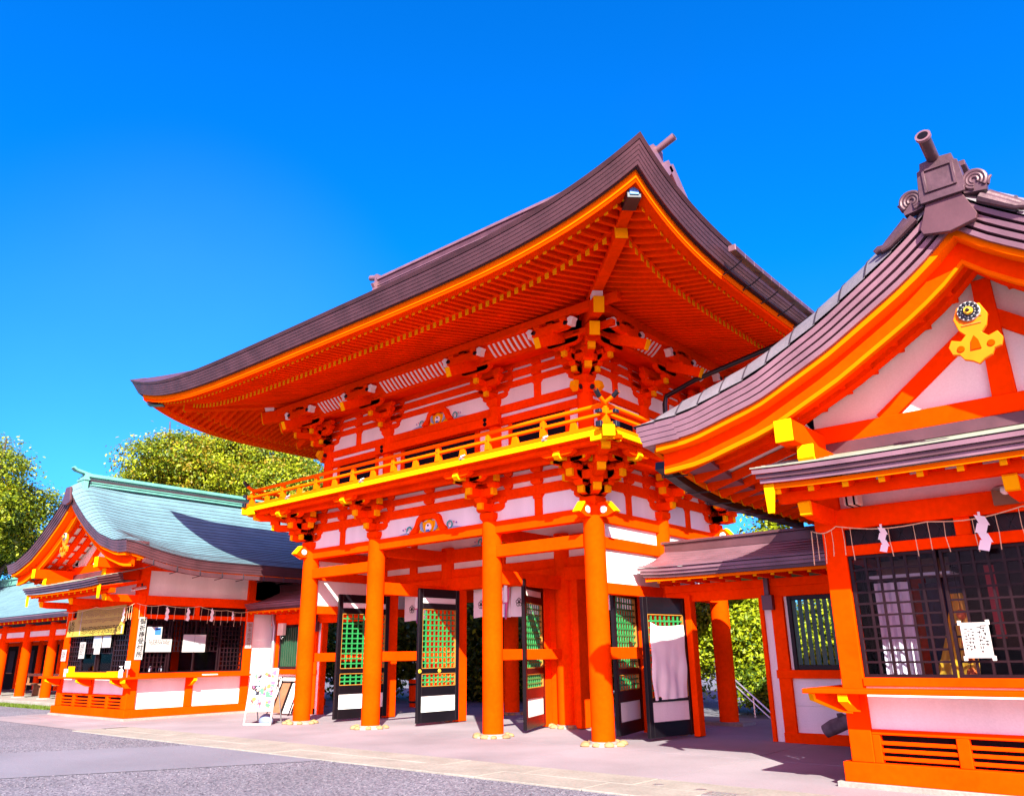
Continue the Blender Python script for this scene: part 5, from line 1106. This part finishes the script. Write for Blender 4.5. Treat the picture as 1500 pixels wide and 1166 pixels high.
# ------------------------------------------------------------------ A-board, folding stand, log, handrail, covers
d = Vector((.857, .515, 0)); n = Vector((.515, -.857, 0)); c = Vector((-8.66, -.80, 0)); up = (Z * 1.17 - n * .22).normalized()
t = thing('a_board', 'white A-frame board of colourful pictures beside the left front column', 'sign', tuple(c)); W = .62
def tilt(a, z, o=0): return c + d * a + up * z + n * o
b = MB(); b.beam(tilt(-W / 2, 0), tilt(-W / 2, 1.19), .035, .03, SIGNW, up=n); b.beam(tilt(W / 2, 0), tilt(W / 2, 1.19), .035, .03, SIGNW, up=n); b.beam(tilt(-W / 2, 1.19), tilt(W / 2, 1.19), .03, .035, SIGNW); b.beam(tilt(-W / 2, .02), tilt(W / 2, .02), .03, .035, SIGNW); b.build('front_frame', t, .003)
b = MB(); b.hexa([tilt(-W / 2, .28), tilt(W / 2, .28), tilt(W / 2, 1.19), tilt(-W / 2, 1.19)] + [tilt(a, z, .012) for a, z in ((-W / 2, .28), (W / 2, .28), (W / 2, 1.19), (-W / 2, 1.19))], SIGNW); pn = b.build('panel', t)
b = MB(); R = random.Random(12); cols = [PINK, PURP, mat('pale_pink_print', (0.4, 0.2, 0.28), .6), mat('lilac_print', (0.24, 0.18, 0.38), .6), mat('green_print', (0.05, 0.24, 0.1), .6), mat('orange_print', (0.42, 0.13, 0.03), .6), LBLUE, mat('red_print', (0.36, 0.03, 0.04), .6), mat('skin_print', (0.42, 0.26, 0.19), .6), DMET, mat('cream_print', (0.42, 0.4, 0.31), .6)]
for gx, gz, gw, gh, seed in ((-.25, .90, .22, .25, 0), (.0, 1.0, .16, .15, 1), (.17, .86, .11, .28, 2), (-.26, .63, .20, .20, 3), (-.04, .63, .13, .20, 4), (.10, .58, .17, .27, 5), (-.27, .36, .16, .22, 6), (-.09, .36, .17, .22, 7), (.10, .34, .17, .20, 8)):
    if seed in (3, 4, 5, 7): q = [tilt(gx, gz, .0132), tilt(gx + gw, gz, .0132), tilt(gx + gw, gz + gh, .0132), tilt(gx, gz + gh, .0132)]; b.add(q, [(0, 1, 2, 3)], cols[(seed * 3) % len(cols)])
    for k in range(13):
        r = R.uniform(.018, .055); a = gx + r * .6 + R.random() * max(.01, gw - r * 1.2); z = gz + r * .6 + R.random() * max(.01, gh - r * 1.2); m_ = cols[R.randrange(len(cols))]; e = .0136 + k * .0003
        q = [tilt(a + r * R.uniform(.6, 1.3) * math.cos(x), z + r * R.uniform(.6, 1.3) * math.sin(x), e) for x in np.linspace(0, 2 * math.pi, 8)[:-1]]; b.add(q, [list(range(7))], m_)
b.build('printed_pictures', pn)
b = MB()
for a in (-W / 2 + .03, W / 2 - .03): b.beam(tilt(a, 1.15, -.03), c + d * a - n * .62, .02, .02, GREY)
b.beam(c + d * (-W / 2 + .03) - n * .60 + Z * .03, c + d * (W / 2 - .03) - n * .60 + Z * .03, .02, .02, GREY); b.build('rear_frame', t)
b = MB(); b.ball(tuple(c - n * .33 + Z * .07 + d * .05), .2, mat('blue_grey_bag', (.16, .20, .34), .8), 14, (1, .7, .75)); tag(b.build('sand_bag', smooth=True), 'blue grey weight bag lying behind the A-frame board', 'bag')
t = thing('folding_stand', 'black tube folding stand holding dark boards behind the left front column', 'stand', (-11.0, 1.5, 0)); xa, xb, yy = -11.45, -10.5, 1.45
for x in (xa, xb):
    b = MB(); b.tube([(x, yy + .2, 0), (x, yy + .2, .92)], .016, BLK, 8); b.build('leg', t); b = MB(); b.tube([(x, yy - .2, 0), (x, yy + .15, .90)], .016, BLK, 8); b.build('leg', t)
b = MB(); b.tube([(xa, yy + .2, .92), (xb, yy + .2, .92)], .018, BLK, 8); b.build('top_bar', t); b = MB(); b.tube([(xa, yy + .2, .35), (xb, yy + .2, .35)], .014, BLK, 8); b.build('lower_bar', t)
for i, x in enumerate((-11.33, -10.87)):
    b = MB(); b.hexa([(x, yy - .12, .05), (x + .40, yy - .12, .05), (x + .40, yy - .09, .05), (x, yy - .09, .05), (x + .06, yy + .12, .80), (x + .46, yy + .12, .80), (x + .46, yy + .15, .80), (x + .06, yy + .15, .80)], BENCH if i == 0 else WPNT); o = b.build('board', t, .004)
    b = MB(); b.beam((x - .01, yy - .13, .06), (x + .05, yy + .115, .82), .03, .03, BLK, up=(0, 1, 0)); b.beam((x + .41, yy - .13, .06), (x + .47, yy + .115, .82), .03, .03, BLK, up=(0, 1, 0)); b.beam((x, yy + .12, .80), (x + .46, yy + .12, .80), .03, .05, BLK); b.build('board_frame', o)
b = MB(); b.tube([(4.36, 1.32, -.02), (4.2, 1.3, .30), (3.95, 1.25, .48), (3.7, 1.22, .47), (3.45, 1.2, .40), (3.28, 1.2, .33), (3.14, 1.2, .26)], .105, WOODG, 14, lambda q: 1.15 - .22 * q + .06 * math.sin(q * 17)); b.tube([(3.5, 1.2, .45), (3.42, 1.17, .50), (3.36, 1.15, .49)], .03, WOODG, 8)
tag(b.build('log', smooth=True), 'weathered grey log sticking out from behind the corner of the near right office', 'log')
t = thing('handrail', 'steel stair handrail in front of the bushes beyond the passage', 'handrail', (-.5, 6.6, 0))
for dz in (0, -.13): b = MB(); b.tube([(-1.3, 6.6, 1.2 + dz), (-.75, 6.6, .72 + dz), (.05, 6.6, .02 + dz)], .022, STEEL, 8); b.build('rail', t, smooth=True)
for x, z in ((-.42, .40), (-1.25, 1.14)): b = MB(); b.cyl((x, 6.6, -.2), (x, 6.6, z), .022, .022, STEEL, 8); b.build('post', t)
for i, (x, y, lb) in enumerate(((2.78, -3.0, 'small dark iron cover in the stone path left of the other'), (3.32, -3.03, 'small dark iron cover in the stone path nearest the right office'))):
    t = thing('ground_cover', lb, 'cover', (x, y, 0), 'small covers set in the stone path'); b = MB(); b.cyl((x, y, -.02), (x, y, .008), .06, .06, GREY, 20); b.build('lid', t); b = MB(); b.cyl((x, y, -.02), (x, y, .006), .075, .075, STN, 20); b.build('frame', t)
t = thing('drain_grate', 'long steel drain grate at the edge of the stone path', 'drain', (4.0, -3.1, 0)); b = MB()
for k in range(26): b.box(3.5 + k * .05, 3.522 + k * .05, -3.29, -3.11, -.02, .009, GREY)
b.build('grate_bars', t); b = MB(); b.box(3.47, 4.83, -3.315, -3.29, -.02, .010, GREY); b.box(3.47, 4.83, -3.11, -3.085, -.02, .010, GREY); b.box(3.47, 3.5, -3.29, -3.11, -.02, .010, GREY); b.build('grate_frame', t)
# ------------------------------------------------------------------ open pavilion far left
t = thing('open_pavilion', 'open sided red pavilion with blue green roof at the far left behind the office', 'pavilion', (-25, 2, 0))
b = MB(); b.box(-47, -18.9, -.45, 4.2, -.1, .14, STN); b.build('floor_slab', t, .01)
for i, x in enumerate((-40.8, -38.4, -36.0, -33.6, -31.2, -28.8, -26.4, -24.0, -21.6, -19.3)):
    for y in (.45, 3.6):
        b = MB(); b.cyl((x, y, .14), (x, y, 2.75), .17, .165, VERM, 20); b.build('column', t, smooth=True)
        b = MB(); b.cyl((x, y, .12), (x, y, .18), .26, .24, STN, 16); b.build('column_base', t)
for y in (.45, 3.6):
    for z0, z1 in ((2.12, 2.28), (2.48, 2.68)): b = MB(); b.box(-47, -18.9, y - .07, y + .07, z0, z1, VERM); b.build('tie_beam', t, .006)
    b = MB(); b.box(-47, -18.9, y - .02, y + .02, 2.28, 2.48, PLAS); b.build('frieze_panel', t)
b = MB()
for k in range(12):
    for sg in (-1, 1):
        a, c_ = k / 12, (k + 1) / 12 + .005; f = lambda v: (2.02 + sg * 2.75 * (1 - v), 2.95 + 1.85 * (.55 * v + .45 * v * v))
        b.grid(lambda u, v: (-47.6 + 28.9 * u, *((lambda q: (q[0], q[1] + .015 * (1 - v)))(f(a + (c_ - a) * v)))), 1, 1, SLAT, Z * -.02)
rf = b.build('roof', t)
b = MB(); b.box(-47.6, -18.8, 1.84, 2.2, 4.72, 4.95, VERD); b.box(-47.7, -18.7, 1.78, 2.26, 4.95, 5.03, VERD); b.build('ridge', rf, .006)
for k in range(3): b = MB(); e = .09 - .03 * k; [b.grid(lambda u, v: (-47.6 + e + (28.9 - 2 * e) * u, 2.02 + sg * (2.75 - e - .4 * v), 2.79 + .05 * k + .1 * v), 1, 1, COPD if k < 2 else COP, Z * .048) for sg in (-1, 1)]; b.build('roof_edge_layer', rf)
for i in range(60): x = -45.6 + i * .45; b = MB(); b.beam((x, -.50, 2.74), (x, .5, 2.95), .07, .08, VERM); b.beam((x, -.51, 2.738), (x, -.50, 2.74), .072, .082, YEL); b.build('eave_rafter', t)
b = MB(); b.box(-47, -18.9, -.40, .5, 2.80, 2.82, VERM); b.build('eave_soffit', t)
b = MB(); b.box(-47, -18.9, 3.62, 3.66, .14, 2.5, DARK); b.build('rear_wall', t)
for x in (-37.2, -34.8, -32.4, -30, -27.6, -25.2, -22.8, -20.5): b = MB(); b.box(x - .35, x + .35, 3.58, 3.61, .9, 1.9, ROOM); b.box(x - .38, x + .38, 3.56, 3.60, .86, .9, BENCH); b.build('rear_window', t)
for i, x in enumerate((-27.9, -25.5, -23.1)):
    lb = ['long brown bench under the far left pavilion, leftmost of three', 'long brown bench under the far left pavilion, middle of three', 'long brown bench under the far left pavilion, nearest the office'][i]
    bt = thing('bench', lb, 'bench', (x, 1.3, .14), 'benches in the pavilion'); b = MB(); b.box(x - .95, x + .95, 1.1, 1.5, .54, .59, BENCH); b.build('seat', bt, .004)
    for sx in (-.8, .8): b = MB(); b.box(x + sx - .04, x + sx + .04, 1.14, 1.46, .14, .54, BENCH); b.build('leg', bt, .004)
    b = MB(); b.box(x - .95, x + .95, 1.48, 1.52, .85, .95, BENCH); b.build('backrest', bt, .004); b = MB()
    for sx in (-.8, .8): b.box(x + sx - .03, x + sx + .03, 1.47, 1.53, .59, .9, BENCH)
    b.build('back_post', bt)
# grass verge in front of the pavilion
N = 14000; P0 = np.stack([rng.uniform(-46, -18.2, N), rng.uniform(-1.0, -.5, N), np.full(N, -.01)], 1); hgt = rng.uniform(.04, .11, N); a = rng.uniform(0, 6.28, N)
dv = np.stack([np.cos(a), np.sin(a), np.zeros(N)], 1) * .012; tip = P0 + np.stack([rng.normal(0, .02, N), rng.normal(0, .02, N), hgt], 1)
me = bpy.data.meshes.new('grass'); me.from_pydata(np.concatenate([P0 - dv, P0 + dv, tip]).tolist(), [], [(i, N + i, 2 * N + i) for i in range(N)]); me.materials.append(GRASS); o = bpy.data.objects.new('grass', me); C.objects.link(o); tag(o, 'short green grass verge in front of the far pavilion', 'grass', kind='stuff')
# ------------------------------------------------------------------ trees and shrubs
def crown_mesh(name, blobs, n, leaf, weights, seed, dens=1.0):
    """blobs: (x, y, z, rx, ry, rz); leaves gather in small clumps scattered through each blob"""
    R = np.random.default_rng(seed); vol = np.array([(b_[3] * b_[4] * b_[5]) ** .667 for b_ in blobs]); cnt = (n * vol / vol.sum()).astype(int); Ps = []; Ns = []; M = []
    for b_, k in zip(blobs, cnt):
        nc = max(6, k // 34); v = R.normal(size=(nc, 3)); v /= np.linalg.norm(v, axis=1)[:, None]; rr = R.uniform(.45, 1.0, nc) ** .5 * R.uniform(.86, 1.03, nc)
        cc = v * rr[:, None] * np.array(b_[3:6]) + np.array(b_[:3]); cs = R.uniform(.6, 1.4, nc) * leaf * 1.75
        cm = R.choice(4, size=nc, p=weights); idx = R.integers(0, nc, k); off = R.normal(size=(k, 3)) * cs[idx][:, None] * np.array([1, 1, .55])
        Ps.append(cc[idx] + off); nn = v[idx] * .8 + R.normal(size=(k, 3)) * .55 + np.array([0, 0, .5]); Ns.append(nn)
        M.append(np.where(R.random(k) < .72, cm[idx], R.choice(4, size=k, p=weights)))
    Pn = np.concatenate(Ps); Nn = np.concatenate(Ns); Nn /= np.linalg.norm(Nn, axis=1)[:, None]; M = np.concatenate(M); k = len(Pn)
    tx = np.cross(Nn, R.normal(size=(k, 3))); tx /= np.linalg.norm(tx, axis=1)[:, None]; ty = np.cross(Nn, tx); l = leaf * R.uniform(.6, 1.25, k)[:, None]
    V = np.stack([Pn - tx * l * .5, Pn - ty * l * .27 + Nn * l * .06, Pn + tx * l * .5, Pn + ty * l * .27 + Nn * l * .06], 1).reshape(-1, 3)
    return V, M
def tree(label, base, blobs, n, leaf, weights, seed, group, cat='tree', trunk=.28, name='broadleaf_tree'):
    t = thing(name, label, cat, base, group); B0 = Vector(base); V, M = crown_mesh('crown', blobs, n, leaf, weights, seed)
    V = V - np.array(base); k = len(M); me = bpy.data.meshes.new('crown'); me.vertices.add(4 * k); me.vertices.foreach_set('co', V.ravel()); me.loops.add(4 * k); me.loops.foreach_set('vertex_index', np.arange(4 * k, dtype=np.int32)); me.polygons.add(k); me.polygons.foreach_set('loop_start', np.arange(0, 4 * k, 4, dtype=np.int32)); me.polygons.foreach_set('material_index', M.astype(np.int32))
    for m in LF: me.materials.append(m)
    me.update(calc_edges=True); me.validate(); o = bpy.data.objects.new('crown', me); C.objects.link(o); o.parent = t
    b = MB(); R = random.Random(seed); zc = sum(q[2] for q in blobs) / len(blobs); cx_ = sum(q[0] for q in blobs) / len(blobs); cy_ = sum(q[1] for q in blobs) / len(blobs)
    top = Vector((cx_, cy_, zc)); fork = B0.lerp(top, .45); b.tube([B0 - Z * .1, B0.lerp(fork, .5) + Vector((R.uniform(-.1, .1), R.uniform(-.1, .1), 0)), fork], trunk, BARK, 10, lambda q: 1.3 - .5 * q)
    for q in blobs[:9]:
        e = Vector(q[:3]); mid = fork.lerp(e, .5) + Vector((R.uniform(-.4, .4), R.uniform(-.4, .4), .3)); b.tube([fork - Z * .1, mid, e, e + (e - mid) * .5], trunk * .55, BARK, 7, lambda s_: 1 - .8 * s_)
    b.build('trunk', t, smooth=True); return t
def rb(c, R_, k, rr, seed, flat=.8):
    R = random.Random(seed); out = []
    for i in range(k):
        v = Vector((R.gauss(0, 1), R.gauss(0, 1), R.gauss(0, 1))).normalized() * R.uniform(.35, .85); q = R.uniform(.8, 1.25) * rr
        out.append((c[0] + v.x * R_[0], c[1] + v.y * R_[1], c[2] + v.z * R_[2], q, q, q * flat))
    return out
GB = 'trees beyond the left office'
tree('tall leafy green tree at the far left edge behind the pavilion', (-35.2, 1.5, 0), rb((-35.3, .5, 8.4), (3.4, 3.6, 4.5), 24, 1.5, 3), 85000, .17, (.45, .30, .23, .02), 11, GB)
tree('big round tree behind the left end of the left office ridge', (-30.5, 6.8, 0), rb((-30.2, 6.9, 9.6), (2.7, 2.9, 2.8), 18, 1.35, 4), 60000, .165, (.40, .28, .17, .15), 12, GB)
tree('rounded bronze tinted tree behind the middle of the left office ridge', (-30.6, 10.4, 0), rb((-30.4, 9.9, 10.4), (3.0, 3.0, 3.3), 19, 1.45, 5), 65000, .165, (.36, .30, .14, .20), 13, GB)
tree('spreading yellow green tree behind the gate side of the left office ridge', (-27.0, 12.4, 0), rb((-26.9, 12.4, 9.3), (3.1, 3.1, 3.2), 19, 1.45, 6), 65000, .165, (.36, .36, .16, .12), 14, GB)
GS = 'shrubs and trees behind the gate'
tree('bright yellow green bushes filling the side passage view', (-1.8, 8.5, 0), rb((-1.9, 8.4, 1.75), (2.2, .6, 1.7), 26, .66, 8), 46000, .12, (.28, .62, .08, .02), 21, GS, 'shrub', .08, 'shrub')
tree('yellow green bush seen through the barred corridor window', (.9, 8.6, 0), rb((.9, 8.5, 1.6), (1.3, .5, 1.5), 15, .62, 19), 22000, .12, (.32, .56, .10, .02), 27, GS, 'shrub', .07, 'shrub')
tree('darker green bush low beside the stair handrail', (-.3, 7.6, 0), rb((-.45, 7.7, .55), (.7, .35, .5), 7, .42, 9), 9000, .10, (.35, .15, .50, .0), 22, GS, 'shrub', .06, 'shrub')
tree('dark leafy tree seen through the middle doorway', (-11.0, 9.6, 0), rb((-10.6, 9.6, 1.7), (2.9, 1.0, 1.9), 26, .9, 10), 30000, .20, (.30, .08, .62, .0), 23, GS, 'tree', .14)
tree('dark leafy tree seen through the left doorway', (-15.6, 8.2, 0), rb((-15.4, 8.2, 1.7), (2.9, 1.0, 1.9), 26, .9, 12), 30000, .20, (.30, .08, .62, .0), 24, GS, 'tree', .14)
tree('dark leafy tree behind the right doorway of the gate', (-6.2, 10.6, 0), rb((-6.2, 10.6, 1.7), (2.6, 1.0, 1.8), 24, .9, 14), 28000, .20, (.32, .12, .56, .0), 25, GS, 'tree', .14)
tree('slender tree whose sparse top shows above the right corridor roof', (-1.7, 12.6, 0), rb((-1.55, 11.9, 4.7), (.7, .5, 1.3), 9, .42, 16), 3000, .16, (.35, .55, .10, .0), 26, GS, 'tree', .07)
GF = 'woodland trees far behind'
for i, (x, y, h) in enumerate(((-48, 10, 8), (-44, 18, 8), (-20, 20, 6.5), (-12, 20, 5.5))):
    tree(['dense woodland tree at the far left beyond the pavilion roof', 'dense woodland tree beyond the round ridge tree', 'dark woodland tree behind the gate on the left side', 'dark woodland tree directly behind the gate'][i], (x, y, 0), rb((x, y, h * .5), (3.4, 3.0, h * .42), 14, 1.7, 30 + i), 12000, .36, (.40, .12, .46, .02), 40 + i, GF)
t = thing('offering_barrel', 'red painted barrel standing on the ground behind the gate', 'barrel', (-10.2, 5.6, 0)); b = MB(); b.cyl((-10.2, 5.6, 0), (-10.2, 5.6, .75), .36, .40, VERM, 22); b.build('barrel_body', t, smooth=True); b = MB()
for z in (.12, .60): b.cyl((-10.2, 5.6, z), (-10.2, 5.6, z + .05), .40, .405, DMET, 22)
b.build('hoop', t)
